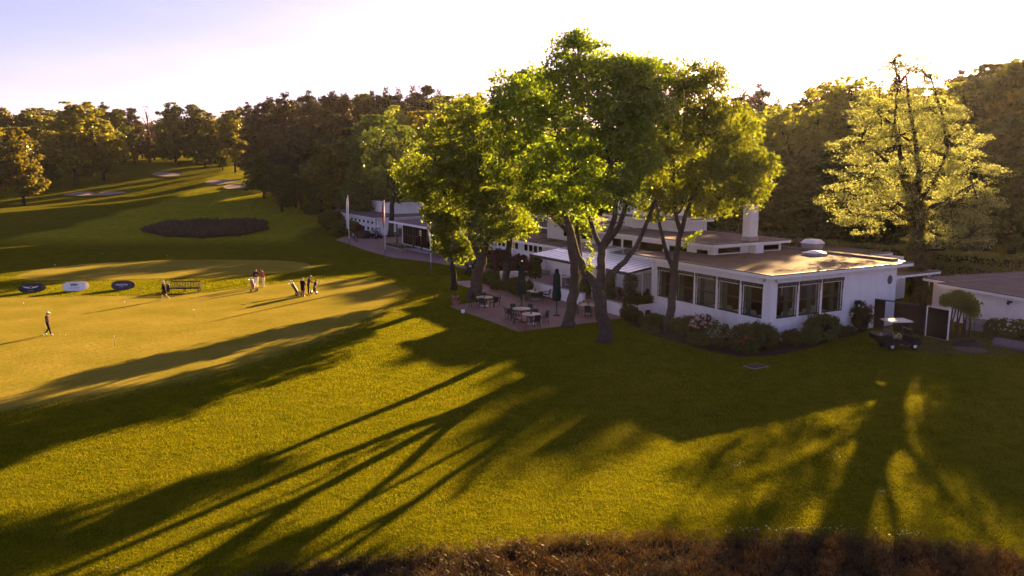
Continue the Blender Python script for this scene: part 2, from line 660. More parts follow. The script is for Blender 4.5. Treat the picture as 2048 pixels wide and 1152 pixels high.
def canopy_glass():
    """milky roof glazing: reflects the sky, lets some light through"""
    m = bpy.data.materials.new('milky_glass')
    m.use_nodes = True
    nt = m.node_tree
    nt.nodes.remove(nt.nodes['Principled BSDF'])
    t = nt.nodes.new('ShaderNodeBsdfTransparent')
    t.inputs[0].default_value = (0.8, 0.82, 0.82, 1)
    tl = nt.nodes.new('ShaderNodeBsdfTranslucent')
    tl.inputs[0].default_value = (0.85, 0.86, 0.86, 1)
    df = nt.nodes.new('ShaderNodeBsdfDiffuse')
    df.inputs[0].default_value = (0.85, 0.86, 0.87, 1)
    g = nt.nodes.new('ShaderNodeBsdfGlossy')
    g.inputs['Roughness'].default_value = 0.06
    m1 = nt.nodes.new('ShaderNodeMixShader')
    m1.inputs[0].default_value = 0.45
    nt.links.new(tl.outputs[0], m1.inputs[1])
    nt.links.new(df.outputs[0], m1.inputs[2])
    m2 = nt.nodes.new('ShaderNodeMixShader')
    m2.inputs[0].default_value = 0.72
    nt.links.new(m1.outputs[0], m2.inputs[1])
    nt.links.new(t.outputs[0], m2.inputs[2])
    fr = nt.nodes.new('ShaderNodeLayerWeight')
    m3 = nt.nodes.new('ShaderNodeMixShader')
    nt.links.new(math_node(nt, 'MULTIPLY_ADD', math_node(nt, 'POWER', fr.outputs['Facing'], 4.0), 0.8, 0.12), m3.inputs[0])
    nt.links.new(m2.outputs[0], m3.inputs[1])
    nt.links.new(g.outputs[0], m3.inputs[2])
    nt.links.new(m3.outputs[0], nt.nodes['Material Output'].inputs['Surface'])
    MATS['milky_glass'] = m
    return m


LAWN = lawn_material()
GREEN = green_material()
BRICK = white_brick()
PAVE = paving_material()
ROOF = roof_material('roof_felt', (0.125, 0.080, 0.064), (0.20, 0.130, 0.10), 0.55)
ROOF2 = roof_material('roof_felt_grey', (0.15, 0.115, 0.11), (0.22, 0.17, 0.16), 0.72)
ROOF3 = roof_material('roof_mossy', (0.17, 0.115, 0.09), (0.24, 0.16, 0.12), 0.48)
GLASS = glass_material('window_glass', (0.78, 0.82, 0.78))
GLASS_D = glass_material('dark_glass', (0.16, 0.17, 0.17), 0.05)
MILKY = canopy_glass()
WHITE = mat('white_paint', (0.88, 0.82, 0.83), 0.5, noise=(3, (0.82, 0.765, 0.775)))
DARKTRIM = mat('dark_roof_trim', (0.06, 0.05, 0.05), 0.5)
BLACKF = mat('black_frame', (0.012, 0.011, 0.011), 0.35)
DARKGREY = mat('dark_grey_paint', (0.045, 0.042, 0.045), 0.5)
CREAM = mat('cream_render', (0.62, 0.56, 0.53), 0.8, noise=(2, (0.56, 0.51, 0.48)))
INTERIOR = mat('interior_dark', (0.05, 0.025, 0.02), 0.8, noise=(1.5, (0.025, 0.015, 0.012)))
CURTAIN = mat('curtain_cloth', (0.13, 0.165, 0.145), 0.9)
CLOTH = mat('table_linen', (0.75, 0.73, 0.72), 0.9)
BLIND = mat('white_blind', (0.90, 0.88, 0.88), 0.22, spec=1.0)
LAMPSH = mat('cream_lamp_shade', (0.82, 0.74, 0.58), 0.8)
BARK = mat('maple_bark', (0.058, 0.040, 0.033), 0.9, noise=(2.5, (0.105, 0.076, 0.062)), bump=(14, 1.0, 0.05))
BARK_D = mat('dark_bark', (0.036, 0.026, 0.022), 0.9, noise=(1.5, (0.066, 0.047, 0.036)), bump=(6, 0.8, 0.05))
BARK_P = mat('pine_bark', (0.10, 0.062, 0.05), 0.9, noise=(1.0, (0.17, 0.095, 0.06)), bump=(6, 0.8, 0.05))
SOIL = mat('bed_soil', (0.045, 0.028, 0.022), 0.95, noise=(3, (0.075, 0.045, 0.03)), bump=(12, 0.8, 0.05))
SAND = mat('bunker_sand', (0.26, 0.19, 0.16), 0.95, noise=(0.6, (0.32, 0.24, 0.205)), bump=(2, 0.6, 0.1))
CONC = mat('concrete', (0.32, 0.28, 0.27), 0.85, noise=(4, (0.40, 0.36, 0.34)))
WOODT = mat('deck_wood', (0.24, 0.13, 0.08), 0.6, noise=(2, (0.32, 0.18, 0.11)))
TABLEW = mat('pale_table_wood', (0.50, 0.36, 0.25), 0.45, noise=(4, (0.58, 0.43, 0.31)))
WICKER = mat('dark_wicker', (0.028, 0.020, 0.018), 0.6, bump=(60, 0.8, 0.01))
BENCHW = mat('weathered_teak', (0.040, 0.026, 0.021), 0.7, noise=(5, (0.06, 0.04, 0.032)))
PARASOL = mat('dark_green_canvas', (0.012, 0.030, 0.026), 0.85)
STEEL = mat('brushed_metal', (0.55, 0.55, 0.56), 0.3, metal=1.0)
TERRA = mat('terracotta', (0.30, 0.15, 0.12), 0.8, noise=(6, (0.24, 0.12, 0.10)))
RUBBER = mat('tyre_rubber', (0.015, 0.014, 0.014), 0.85)
POLEW = mat('pole_white', (0.80, 0.79, 0.80), 0.35)

LF_MAPLE = leaf_mat('maple_leaf', [(0.055, 0.095, 0.007), (0.115, 0.165, 0.011), (0.20, 0.245, 0.018)], 0.68, (1.7, 1.6, 0.5))
LF_BEECH = leaf_mat('beech_leaf', [(0.07, 0.078, 0.024), (0.165, 0.168, 0.056), (0.32, 0.305, 0.13)], 0.64, (1.4, 1.42, 0.95))
LF_OAK = leaf_mat('oak_leaf', [(0.058, 0.072, 0.008), (0.115, 0.122, 0.012), (0.19, 0.175, 0.018)], 0.6, (1.6, 1.3, 0.4))
LF_DARK = leaf_mat('dark_broad_leaf', [(0.026, 0.046, 0.008), (0.056, 0.082, 0.012), (0.10, 0.128, 0.018)], 0.58, (1.4, 1.15, 0.5))
LF_PINE = leaf_mat('pine_needle', [(0.020, 0.023, 0.013), (0.036, 0.036, 0.018), (0.060, 0.050, 0.026)], 0.3, (1.4, 1.1, 0.6))
LF_BIRCH = leaf_mat('birch_leaf', [(0.075, 0.105, 0.014), (0.15, 0.175, 0.024), (0.24, 0.25, 0.036)], 0.66, (1.6, 1.45, 0.45))
LF_BRIGHT = leaf_mat('fresh_green_leaf', [(0.035, 0.072, 0.009), (0.065, 0.112, 0.012), (0.105, 0.148, 0.016)], 0.5, (1.4, 1.25, 0.4))
LF_SHRUB = leaf_mat('shrub_leaf', [(0.030, 0.042, 0.006), (0.060, 0.074, 0.010), (0.11, 0.12, 0.018)], 0.4)
LF_LIGHTSH = leaf_mat('light_shrub_leaf', [(0.045, 0.070, 0.012), (0.080, 0.105, 0.018), (0.13, 0.15, 0.03)], 0.4)
LF_RED = leaf_mat('red_shrub_leaf', [(0.060, 0.018, 0.020), (0.11, 0.035, 0.036), (0.15, 0.060, 0.050)], 0.4, (1.4, 0.9, 0.8))
LF_IVY = leaf_mat('ivy_leaf', [(0.036, 0.040, 0.006), (0.080, 0.074, 0.010), (0.14, 0.11, 0.018)], 0.45)
LF_HEATHER = leaf_mat('heather_twig', [(0.011, 0.009, 0.003), (0.032, 0.024, 0.006), (0.115, 0.082, 0.018)], 0.45, (1.5, 1.1, 0.5))
LF_GRASS = leaf_mat('grass_blade', [(0.088, 0.124, 0.006), (0.176, 0.188, 0.010), (0.305, 0.260, 0.022)], 0.55, (1.25, 1.1, 0.4), 0, 0.22, (0.13, 1.3), 0.0)
LF_HEATHER2 = leaf_mat('far_heather_twig', [(0.030, 0.020, 0.010), (0.085, 0.054, 0.026), (0.18, 0.115, 0.055)], 0.3, (1.3, 1.0, 0.7))  # paler than the near heather: distance haze put into the colour
LF_PINK = leaf_mat('pink_petal', [(0.45, 0.14, 0.17), (0.62, 0.24, 0.27), (0.72, 0.38, 0.38)], 0.4, (1.1, 0.9, 0.9))
LF_WHITE = leaf_mat('white_petal', [(0.6, 0.55, 0.5), (0.7, 0.66, 0.6), (0.8, 0.76, 0.7)], 0.4, (1, 1, 0.95))
LF_REDFL = leaf_mat('red_petal', [(0.38, 0.02, 0.05), (0.50, 0.04, 0.08), (0.60, 0.08, 0.12)], 0.4, (1.1, 0.8, 0.8))


# ------------------------------------------------------------------ foliage helpers
def leaves_mesh(name, pts, size, material, rng, aspect=0.7, up=0.35, nrm=None):
    """one small four-cornered leaf at every point"""
    pts = np.asarray(pts, dtype=np.float64)
    n = len(pts)
    d = rng.normal(size=(n, 3))
    d[:, 2] += up * np.sign(rng.random(n) - 0.15)
    if nrm is not None:
        d = d * 0.6 + nrm
    d /= np.linalg.norm(d, axis=1)[:, None]
    r = rng.normal(size=(n, 3))
    t = np.cross(d, r)
    t /= np.linalg.norm(t, axis=1)[:, None]
    b = np.cross(d, t)
    s = (size * (0.65 + 0.7 * rng.random(n)))[:, None] if np.isscalar(size) else size[:, None]
    fold = d * s * 0.18
    v = np.stack([pts + t * s * 0.5, pts + b * s * 0.5 * aspect + fold, pts - t * s * 0.5, pts - b * s * 0.5 * aspect + fold], axis=1).reshape(-1, 3)
    me = bpy.data.meshes.new(name)
    me.vertices.add(4 * n)
    me.vertices.foreach_set('co', v.ravel())
    me.loops.add(4 * n)
    me.loops.foreach_set('vertex_index', np.arange(4 * n, dtype=np.int32))
    me.polygons.add(n)
    me.polygons.foreach_set('loop_start', np.arange(0, 4 * n, 4, dtype=np.int32))
    me.polygons.foreach_set('loop_total', np.full(n, 4, dtype=np.int32))
    me.materials.append(material)
    me.update(calc_edges=True)
    return me


def blades_mesh(name, pts, length, width, material, rng, lean=0.5):
    """upright tapering blades (three corners)"""
    pts = np.asarray(pts)
    n = len(pts)
    a = rng.random(n) * 2 * math.pi
    side = np.stack([np.cos(a), np.sin(a), np.zeros(n)], 1) * (width * (0.6 + 0.8 * rng.random(n)))[:, None]
    tip = np.stack([rng.normal(size=n) * lean, rng.normal(size=n) * lean, np.ones(n)], 1) * (length * (0.5 + 0.8 * rng.random(n)))[:, None]
    v = np.stack([pts - side, pts + side, pts + tip], 1).reshape(-1, 3)
    me = bpy.data.meshes.new(name)
    me.vertices.add(3 * n)
    me.vertices.foreach_set('co', v.ravel())
    me.loops.add(3 * n)
    me.loops.foreach_set('vertex_index', np.arange(3 * n, dtype=np.int32))
    me.polygons.add(n)
    me.polygons.foreach_set('loop_start', np.arange(0, 3 * n, 3, dtype=np.int32))
    me.polygons.foreach_set('loop_total', np.full(n, 3, dtype=np.int32))
    me.materials.append(material)
    me.update(calc_edges=True)
    return me


def in_ball(n, rng, shell=0.0):
    d = rng.normal(size=(n, 3))
    d /= np.linalg.norm(d, axis=1)[:, None]
    u = rng.random(n)
    r = (shell ** 3 + (1 - shell ** 3) * u) ** (1 / 3)
    return d * r[:, None]


def crown_points(lumps, rng, sprays_per, leaves_per, spray_r, flat=1.0, shell=0.45):
    """lumps = (centre, rx, ry, rz): sprays sit in the outer part of each lump, leaves around each spray"""
    out, cents = [], []
    vols = [l[1] * l[2] * l[3] for l in lumps]
    tot = sum(vols)
    for (c, rx, ry, rz), v in zip(lumps, vols):
        k = max(3, int(sprays_per * len(lumps) * (v / tot) ** 0.8 / sum((q / tot) ** 0.8 for q in vols)))
        s = in_ball(k, rng, shell) * np.array([rx, ry, rz]) + np.array(c)
        cents.append(s)
        sr = spray_r * (0.6 + 0.8 * rng.random(k))
        q = in_ball(k * leaves_per, rng, 0.2).reshape(k, leaves_per, 3) * sr[:, None, None] * np.array([1, 1, flat])
        out.append((q + s[:, None, :]).reshape(-1, 3))
    return np.concatenate(out), np.concatenate(cents)


def link_mesh(name, me, parent=None, loc=None):
    o = bpy.data.objects.new(name, me)
    COL.objects.link(o)
    if parent is not None:
        o.parent = parent
    if loc is not None:
        o.location = loc
    return o


# ================================================================== THE SETTING
def axis_coords(lo, hi, step, ext):
    c = list(np.arange(lo, hi + 1e-6, step))
    return [lo - e for e in reversed(ext)] + c + [hi + e for e in ext]


xs = axis_coords(-190, 150, 2.0, (40, 120, 300, 700))
ys = axis_coords(-20, 330, 2.0, (40, 120, 300, 700))
gv = [(x, y, terrain(x, y)) for y in ys for x in xs]
nx = len(xs)
gf = [(j * nx + i, j * nx + i + 1, (j + 1) * nx + i + 1, (j + 1) * nx + i) for j in range(len(ys) - 1) for i in range(nx - 1)]
gme = bpy.data.meshes.new('ground')
gme.from_pydata(gv, [], gf)
gme.materials.append(LAWN)
gme.polygons.foreach_set('use_smooth', [True] * len(gf))
ground = link_mesh('ground', gme)
tag(ground, 'green golf course lawn with shaded and sunlit stretches', None, kind='structure')


def smooth_outline(pts, n=6):
    """closed Catmull-Rom through the points"""
    out = []
    k = len(pts)
    for i in range(k):
        p0, p1, p2, p3 = (Vector(pts[(i + j - 1) % k]) for j in range(4))
        for t in range(n):
            u = t / n
            out.append(0.5 * ((2 * p1) + (p2 - p0) * u + (2 * p0 - 5 * p1 + 4 * p2 - p3) * u * u + (3 * p1 - p0 - 3 * p2 + p3) * u ** 3))
    return out


def sheet(name, pix, material, lift, label, smooth=True, kind='structure', thick=0.0):
    pts = [P(x, y, lift) for x, y in pix]
    if smooth:
        pts = smooth_outline(pts)
    me = bpy.data.meshes.new(name)
    bm = bmesh.new()
    f = bm.faces.new([bm.verts.new((q.x, q.y, lift)) for q in pts])
    if f.normal.z < 0:
        f.normal_flip()
    bm.normal_update()
    bmesh.ops.triangulate(bm, faces=bm.faces[:])
    for f in bm.faces:
        if f.normal.z < 0:
            f.normal_flip()
    if thick:
        r = bmesh.ops.extrude_face_region(bm, geom=bm.faces[:])
        for v in [g for g in r['geom'] if isinstance(g, bmesh.types.BMVert)]:
            v.co.z -= thick
    bm.to_mesh(me)
    bm.free()
    me.materials.append(material)
    o = link_mesh(name, me)
    tag(o, label, None, kind=kind)
    return o


def soft_sheet(name, pix, material, lift, label, inset):
    """mown green whose outer ring carries edge = 0 and whose middle carries edge = 1"""
    rim = smooth_outline([P(x, y, lift) for x, y in pix])
    c = sum(rim, Vector((0, 0, 0))) / len(rim)
    inner = [q + (c - q).normalized() * min(inset, (c - q).length * .5) for q in rim]
    k = len(rim)
    me = bpy.data.meshes.new(name)
    bm = bmesh.new()
    vo = [bm.verts.new((q.x, q.y, lift)) for q in rim]
    vi = [bm.verts.new((q.x, q.y, lift)) for q in inner]
    for i in range(k):
        bm.faces.new((vo[i], vo[(i + 1) % k], vi[(i + 1) % k], vi[i]))
    f = bm.faces.new(vi)
    bmesh.ops.triangulate(bm, faces=[f])
    bm.normal_update()
    for f in bm.faces:
        if f.normal.z < 0:
            f.normal_flip()
    bm.to_mesh(me)
    bm.free()
    at = me.attributes.new('edge', 'FLOAT', 'POINT')
    at.data.foreach_set('value', [0.0] * k + [1.0] * k)
    me.materials.append(material)
    tag(link_mesh(name, me), label, None, kind='structure')


soft_sheet('putting_green', [(-330, 612), (0, 592), (230, 588), (340, 586), (470, 574), (600, 560), (730, 553), (830, 572), (800, 630), (620, 706), (350, 782), (0, 838), (-330, 890)],
           GREEN, 0.008, 'pale yellow putting green where the golfers stand', 2.6)
soft_sheet('chipping_green', [(10, 553), (90, 534), (210, 524), (350, 518), (520, 518), (620, 524), (640, 538), (560, 548), (420, 556), (250, 561), (90, 563), (25, 560)],
           GREEN, 0.008, 'smaller oval green behind the oval banners', 1.5)

# sand bunkers lie in the slope: shallow dish with a soft rim
def bunker(pix, label):
    rim = smooth_outline([PT(x, y) for x, y in pix], 4)
    c = sum((q for q in rim), Vector((0, 0, 0))) / len(rim)
    mb = MB(off=c)
    k = len(rim)
    rings = []
    for s, dz in ((1.0, 0.10), (0.9, 0.02), (0.6, -0.03)):
        rings.append([(c.x + (q.x - c.x) * s, c.y + (q.y - c.y) * s,
                       terrain(c.x + (q.x - c.x) * s, c.y + (q.y - c.y) * s) + 0.16 + dz) for q in rim])
    vs = [v for r in rings for v in r] + [(c.x, c.y, terrain(c.x, c.y) + 0.14)]
    fs = []
    for i in range(2):
        for j in range(k):
            fs.append((i * k + j, i * k + (j + 1) % k, (i + 1) * k + (j + 1) % k, (i + 1) * k + j))
    for j in range(k):
        fs.append((2 * k + j, 2 * k + (j + 1) % k, 3 * k))
    mb.add(vs, fs, True)
    o = mb.build('sand_bunker', SAND, loc=c)
    tag(o, label, 'bunker', 'sand bunkers on the far fairway', 'thing')


bunker([(304, 350), (315, 346.5), (340, 346), (362, 348.5), (362, 352), (340, 354.5), (316, 353.5)], 'oval pale sand bunker highest up the fairway before the wood')
bunker([(126, 391), (150, 387), (180, 385), (193, 389), (215, 384.5), (248, 385.5), (246, 389), (215, 392.5), (165, 393.5)], 'long sand bunker below the big oak on the left slope')
bunker([(410, 366), (432, 361.5), (458, 361), (466, 363), (482, 361), (472, 366), (450, 370), (425, 371)], 'upper sand bunker under the dark pines')
bunker([(446, 377), (462, 371), (482, 370.5), (490, 374), (487, 378.5), (466, 380)], 'middle sand bunker of the three below the pines')
bunker([(486, 377.5), (500, 371), (518, 368.5), (520, 373), (505, 376.5)], 'small sand bunker nearest the pine trunks')

sheet('patio', [(898, 612), (1037, 663), (1200, 643), (1252, 634), (1253, 629), (1125, 600), (1036, 590), (938, 561), (899, 563), (1005, 597)],
      PAVE, 0.03, 'red brick patio between the maples and the white terrace wall', smooth=False, thick=0.03)
sheet('path', [(672, 480), (700, 489), (733, 501), (785, 515), (862, 524), (930, 536), (1000, 557), (1003, 553), (960, 524), (914, 513), (846, 500), (803, 488), (803, 474), (760, 471), (690, 472)],
      PAVE, 0.02, 'red brick path curving along the clubhouse to the entrance', smooth=False, thick=0.02)
sheet('wall_bed', [(1247, 640), (1300, 668), (1360, 686), (1420, 702), (1480, 713), (1545, 712), (1620, 695), (1700, 672), (1735, 662), (1720, 650), (1540, 685), (1318, 625), (1252, 626)],
      SOIL, 0.03, 'dark planting bed along the foot of the dining wing', smooth=False, thick=0.03)
sheet('gallery_bed', [(918, 514), (1000, 545), (1060, 560), (1078, 552), (1000, 531), (915, 510)],
      SOIL, 0.035, 'planting bed under the low gallery windows', smooth=False, thick=0.035)
sheet('terrace_bed', [(942, 562), (1034, 591), (1060, 591), (1022, 570), (990, 559), (958, 556)],
      SOIL, 0.04, 'planting bed beside the terrace wall', smooth=False, thick=0.04)
sheet('bare_earth', [(1770, 690), (1830, 704), (1990, 712), (2060, 700), (2050, 680), (1930, 668), (1850, 672)],
      mat('worn_ground', (0.075, 0.050, 0.030), 0.95, noise=(0.8, (0.055, 0.055, 0.014))), 0.005, 'worn earth before the dark fence', smooth=True)


# heather: countless wiry twigs
def heather(name, pix, n, length, width, label, seed, lift=0.0, mounds=1.0, tufts=0, leaf=LF_HEATHER):
    rng = np.random.default_rng(seed)
    poly = [(q.x, q.y) for q in (P(x, y) for x, y in pix)]
    xs_, ys_ = [q[0] for q in poly], [q[1] for q in poly]

    px, py = np.array(xs_), np.array(ys_)
    pts = np.stack([rng.uniform(min(xs_), max(xs_), n * 3), rng.uniform(min(ys_), max(ys_), n * 3)], 1)
    inside = np.zeros(len(pts), bool)
    k = len(poly)
    j = k - 1
    for i in range(k):
        cond = ((py[i] > pts[:, 1]) != (py[j] > pts[:, 1])) & (pts[:, 0] < (px[j] - px[i]) * (pts[:, 1] - py[i]) / (py[j] - py[i] + 1e-9) + px[i])
        inside ^= cond
        j = i
    pts = pts[inside][:n]
    g = (np.sin(pts[:, 0] * 2.1 + np.sin(pts[:, 1] * 1.7)) * np.sin(pts[:, 1] * 2.6 + np.sin(pts[:, 0] * 1.3) * 2) + 1) / 2
    keep = rng.random(len(pts)) < 0.25 + 0.75 * g
    pts, g = pts[keep], g[keep]
    h = mounds * length * (0.2 + 0.9 * g) * rng.random(len(pts)) ** 0.7
    p3 = np.stack([pts[:, 0], pts[:, 1], h + lift], 1)
    if tufts:                                     # gather the twigs into separate cushions
        c = p3[rng.permutation(len(p3))[:tufts]].copy()
        c[:, 2] = 0.02 + lift
        i = rng.integers(0, tufts, len(p3))
        sz = (.55 + .9 * rng.random(tufts))[i][:, None]
        u = in_ball(len(p3), rng, .35)
        u[:, 2] = np.abs(u[:, 2])
        p3 = c[i] + u * sz * np.array([.26, .26, .22])
    me = blades_mesh(name, p3, length * (.6 if tufts else 1), width, leaf, rng, 0.6)
    o = link_mesh(name, me)
    tag(o, label, 'heather', kind='stuff')
    return o


heather('heather', [(380, 1175), (560, 1138), (760, 1118), (900, 1096), (1150, 1078), (1400, 1072), (1650, 1074), (1850, 1088), (2060, 1108), (2200, 1180), (2200, 1260), (300, 1260)], 230000, 0.17, 0.007,
        'dark brown heather thicket along the bottom edge', 5, tufts=2600)
heather('heather_patch', [(280, 465), (318, 455), (335, 449), (372, 449), (400, 445), (450, 446.5), (500, 444), (538, 449), (530, 455), (538, 461), (505, 468), (480, 474), (440, 475), (400, 479), (360, 474), (330, 476), (310, 470)], 60000, 0.55, 0.045,
        'dark heather patch in the fairway beyond the green', 6, leaf=LF_HEATHER2, mounds=1.5)
sheet('heather_floor', [(200, 1240), (380, 1178), (600, 1140), (780, 1118), (1000, 1093), (1300, 1080), (1700, 1084), (2060, 1112), (2200, 1180), (2250, 1420), (200, 1420)],
      mat('heather_soil', (0.008, 0.005, 0.003), 0.95, noise=(3, (0.016, 0.009, 0.005)), bump=(8, 1, 0.1)), 0.012, 'dark peaty soil under the heather')
sheet('heather_patch_floor', [(300, 464), (335, 452), (400, 448.5), (495, 447.5), (526, 452), (522, 461), (475, 471), (400, 474.5), (335, 472)],
      MATS['heather_soil'], 0.02, 'dark soil under the far heather patch')


# short grass blades of the near lawn
def poly_mask(pts, poly):
    px, py = np.array([q[0] for q in poly]), np.array([q[1] for q in poly])
    inside = np.zeros(len(pts), bool)
    j = len(poly) - 1
    for i in range(len(poly)):
        cond = ((py[i] > pts[:, 1]) != (py[j] > pts[:, 1])) & (pts[:, 0] < (px[j] - px[i]) * (pts[:, 1] - py[i]) / (py[j] - py[i] + 1e-9) + px[i])
        inside ^= cond
        j = i
    return inside


def near_grass(n, seed=8):
    rng = np.random.default_rng(seed)
    d = 19.5 * (82.0 / 19.5) ** rng.random(n)
    x = (rng.random(n) * 2 - 1) * .70 * d
    pts = np.stack([x, d], 1)
    keep = np.ones(n, bool)
    bare = [[(-330, 612), (0, 596), (230, 592), (340, 590), (470, 578), (600, 562), (730, 556), (800, 572), (770, 622), (600, 690), (350, 762), (0, 818), (-330, 870)],
            [(10, 553), (90, 534), (210, 524), (350, 518), (520, 518), (640, 530), (560, 548), (420, 556), (250, 561), (90, 563)],
            [(898, 612), (1037, 663), (1200, 643), (1252, 634), (1253, 600), (1036, 560), (938, 561), (899, 563), (1005, 597)],
            [(672, 480), (700, 489), (733, 501), (785, 515), (862, 524), (930, 536), (1000, 557), (1053, 530), (914, 500), (690, 472)],
            [(1247, 640), (1300, 668), (1360, 686), (1420, 702), (1480, 713), (1545, 712), (1620, 695), (1700, 672), (1735, 662), (2300, 640), (1700, 500), (1000, 500)],
            [(300, 1240), (380, 1190), (600, 1150), (780, 1128), (1000, 1103), (1300, 1090), (1700, 1092), (2060, 1122), (2250, 1420), (200, 1420)]]
    for b in bare:
        keep &= ~poly_mask(pts, [(q.x, q.y) for q in (P(u, v) for u, v in b)])
    pts, d = pts[keep], d[keep]
    n = len(pts)
    tuft = .5 + .5 * np.sin(pts[:, 0] * 3.1 + 2 * np.sin(pts[:, 1] * 1.9)) * np.sin(pts[:, 1] * 3.7 + 2 * np.sin(pts[:, 0] * 1.3))
    fine = .5 + .5 * np.sin(pts[:, 0] * 15 + 3 * np.sin(pts[:, 1] * 7.3 + pts[:, 0])) * np.sin(pts[:, 1] * 13 + 3 * np.sin(pts[:, 0] * 6.1))
    k = rng.random(n) < .34 + .28 * tuft + .38 * fine
    pts, d, tuft, fine = pts[k], d[k], tuft[k], fine[k]
    n = len(pts)
    me = blades_mesh('grass', np.stack([pts[:, 0], pts[:, 1], np.zeros(n)], 1), (.028 + .020 * tuft + .030 * fine) * (d / 30) ** .5, .0055 * (d / 22) ** .8, LF_GRASS, rng, .7)
    o = link_mesh('grass', me)
    tag(o, 'short golden green lawn grass in front of the clubhouse', 'grass', kind='stuff')


near_grass(1900000)


# ================================================================== THE CLUBHOUSE (plan coordinates a, b turned by TH)
def wing(name, label, a0, b0):
    return thing(name, label, 'building', W(a0, b0), TH), Vector((a0, b0, 0))


def wall_holes(mb, axis, const, t, s0, s1, z0, z1, holes):
    """wall slab in the plane axis = const (thickness t inwards) pierced by holes (s0, s1, z0, z1) of equal heights"""
    def bx(p0, p1, q0, q1):
        if p1 - p0 < 1e-4 or q1 - q0 < 1e-4:
            return
        lo, hi = min(const, const + t), max(const, const + t)
        if axis == 'a':
            mb.box(lo, hi, p0, p1, q0, q1)
        else:
            mb.box(p0, p1, lo, hi, q0, q1)
    if not holes:
        bx(s0, s1, z0, z1)
        return
    hz0, hz1 = holes[0][2], holes[0][3]
    bx(s0, s1, z0, hz0)
    bx(s0, s1, hz1, z1)
    c = s0
    for h in sorted(holes):
        bx(c, h[0], hz0, hz1)
        c = h[1]
    bx(c, s1, hz0, hz1)


def flat_roof(parent, off, a0, a1, b0, b1, z, h=0.24, material=None, up=0.03):
    """white fascia ring, dark edge trim and felt surface"""
    f = MB(off)
    f.box(a0, a1, b0, b1, z - h, z - 0.02)
    fas = f.build('fascia', WHITE, parent)
    t = MB(off)
    w = 0.09
    for q in ((a0 - .03, a1 + .03, b0 - .03, b0 + w), (a0 - .03, a1 + .03, b1 - w, b1 + .03), (a0 - .03, a0 + w, b0 + w, b1 - w), (a1 - w, a1 + .03, b0 + w, b1 - w)):
        t.box(q[0], q[1], q[2], q[3], z - 0.045, z + 0.03)
    t.build('roof_trim', DARKTRIM, parent)
    r = MB(off)
    r.box(a0 + w, a1 - w, b0 + w, b1 - w, z - 0.019, z + 0.006)
    return r.build('roof', material or ROOF, parent)


def window_a(parent, off, a, s0, s1, z0, z1, out=-1, awning=True, axis='a', glass=None, bars=1, frame=0.08, sill=True, mid=True):
    """window in a wall; out = direction of the outside along the wall's normal axis"""
    def B(mb, n0, n1, p0, p1, q0, q1):
        lo, hi = sorted((a + out * n0, a + out * n1))
        if axis == 'a':
            mb.box(lo, hi, p0, p1, q0, q1)
        else:
            mb.box(p0, p1, lo, hi, q0, q1)
    m = MB(off)
    fz = frame
    B(m, -0.14, -0.04, s0 + .002, s0 + fz, z0 + .002, z1 - .002)
    B(m, -0.14, -0.04, s1 - fz, s1 - .002, z0 + .002, z1 - .002)
    B(m, -0.14, -0.04, s0 + fz, s1 - fz, z0 + .002, z0 + fz * 1.4)
    B(m, -0.14, -0.04, s0 + fz, s1 - fz, z1 - fz, z1 - .002)
    if mid:
        zm = z0 + (z1 - z0) * 0.47
        B(m, -0.135, -0.045, s0 + fz, s1 - fz, zm - 0.045, zm + 0.045)
    for k in range(1, bars):
        c = s0 + (s1 - s0) * k / bars
        B(m, -0.13, -0.05, c - .03, c + .03, z0 + fz * 1.4, z1 - fz)
    w = m.build('window', BLACKF, parent)
    g = MB(off)
    B(g, -0.10, -0.09, s0 + fz * .7, s1 - fz * .7, z0 + fz, z1 - fz * .7)
    g.build('pane', glass or GLASS, w)
    if sill:
        g = MB(off)
        B(g, -0.03, 0.07, s0 - .06, s1 + .06, z0 - 0.075, z0 - 0.004)
        g.build('sill', WHITE, w)
    if awning:
        g = MB(off)
        B(g, 0.005, 0.15, s0 - .02, s1 + .02, z1 - 0.19, z1 + 0.03)
        g.build('awning_box', BLACKF, w)
        k = int((s1 - s0) / 0.42)
        for i in range(k):
            c = s0 + (i + .5) * (s1 - s0) / k
            g = MB(off)
            B(g, 0.151, 0.156, c - .07, c + .07, z1 - 0.07, z1 - 0.055)
            g.build('awning_slot', STEEL, w)
        g = MB(off)
        e = 0.09
        B(g, 0.02, 0.06, s0 + e, s1 - e, z1 - 0.255, z1 - 0.215)
        B(g, 0.02, 0.06, (s1 - e - .035) if out < 0 and axis == 'a' else (s1 - e - .035), s1 - e, z0 + .12, z1 - 0.255) if axis == 'b' else B(g, 0.02, 0.06, s1 - e - .035, s1 - e, z0 + .12, z1 - 0.255)
        g.build('awning_rail', WHITE, w)
        g = MB(off)
        sp = s1 - .03
        B(g, 0.02, 0.09, sp - .03, sp + .02, z0 + .02, z1 - 0.2)
        B(g, 0.01, 0.11, sp - .05, sp + .035, z1 - .75, z1 - .2)
        B(g, 0.015, 0.10, sp - .10, sp + .03, z0 + .42, z0 + .46)
        g.build('awning_arm', BLACKF, w)
    return w


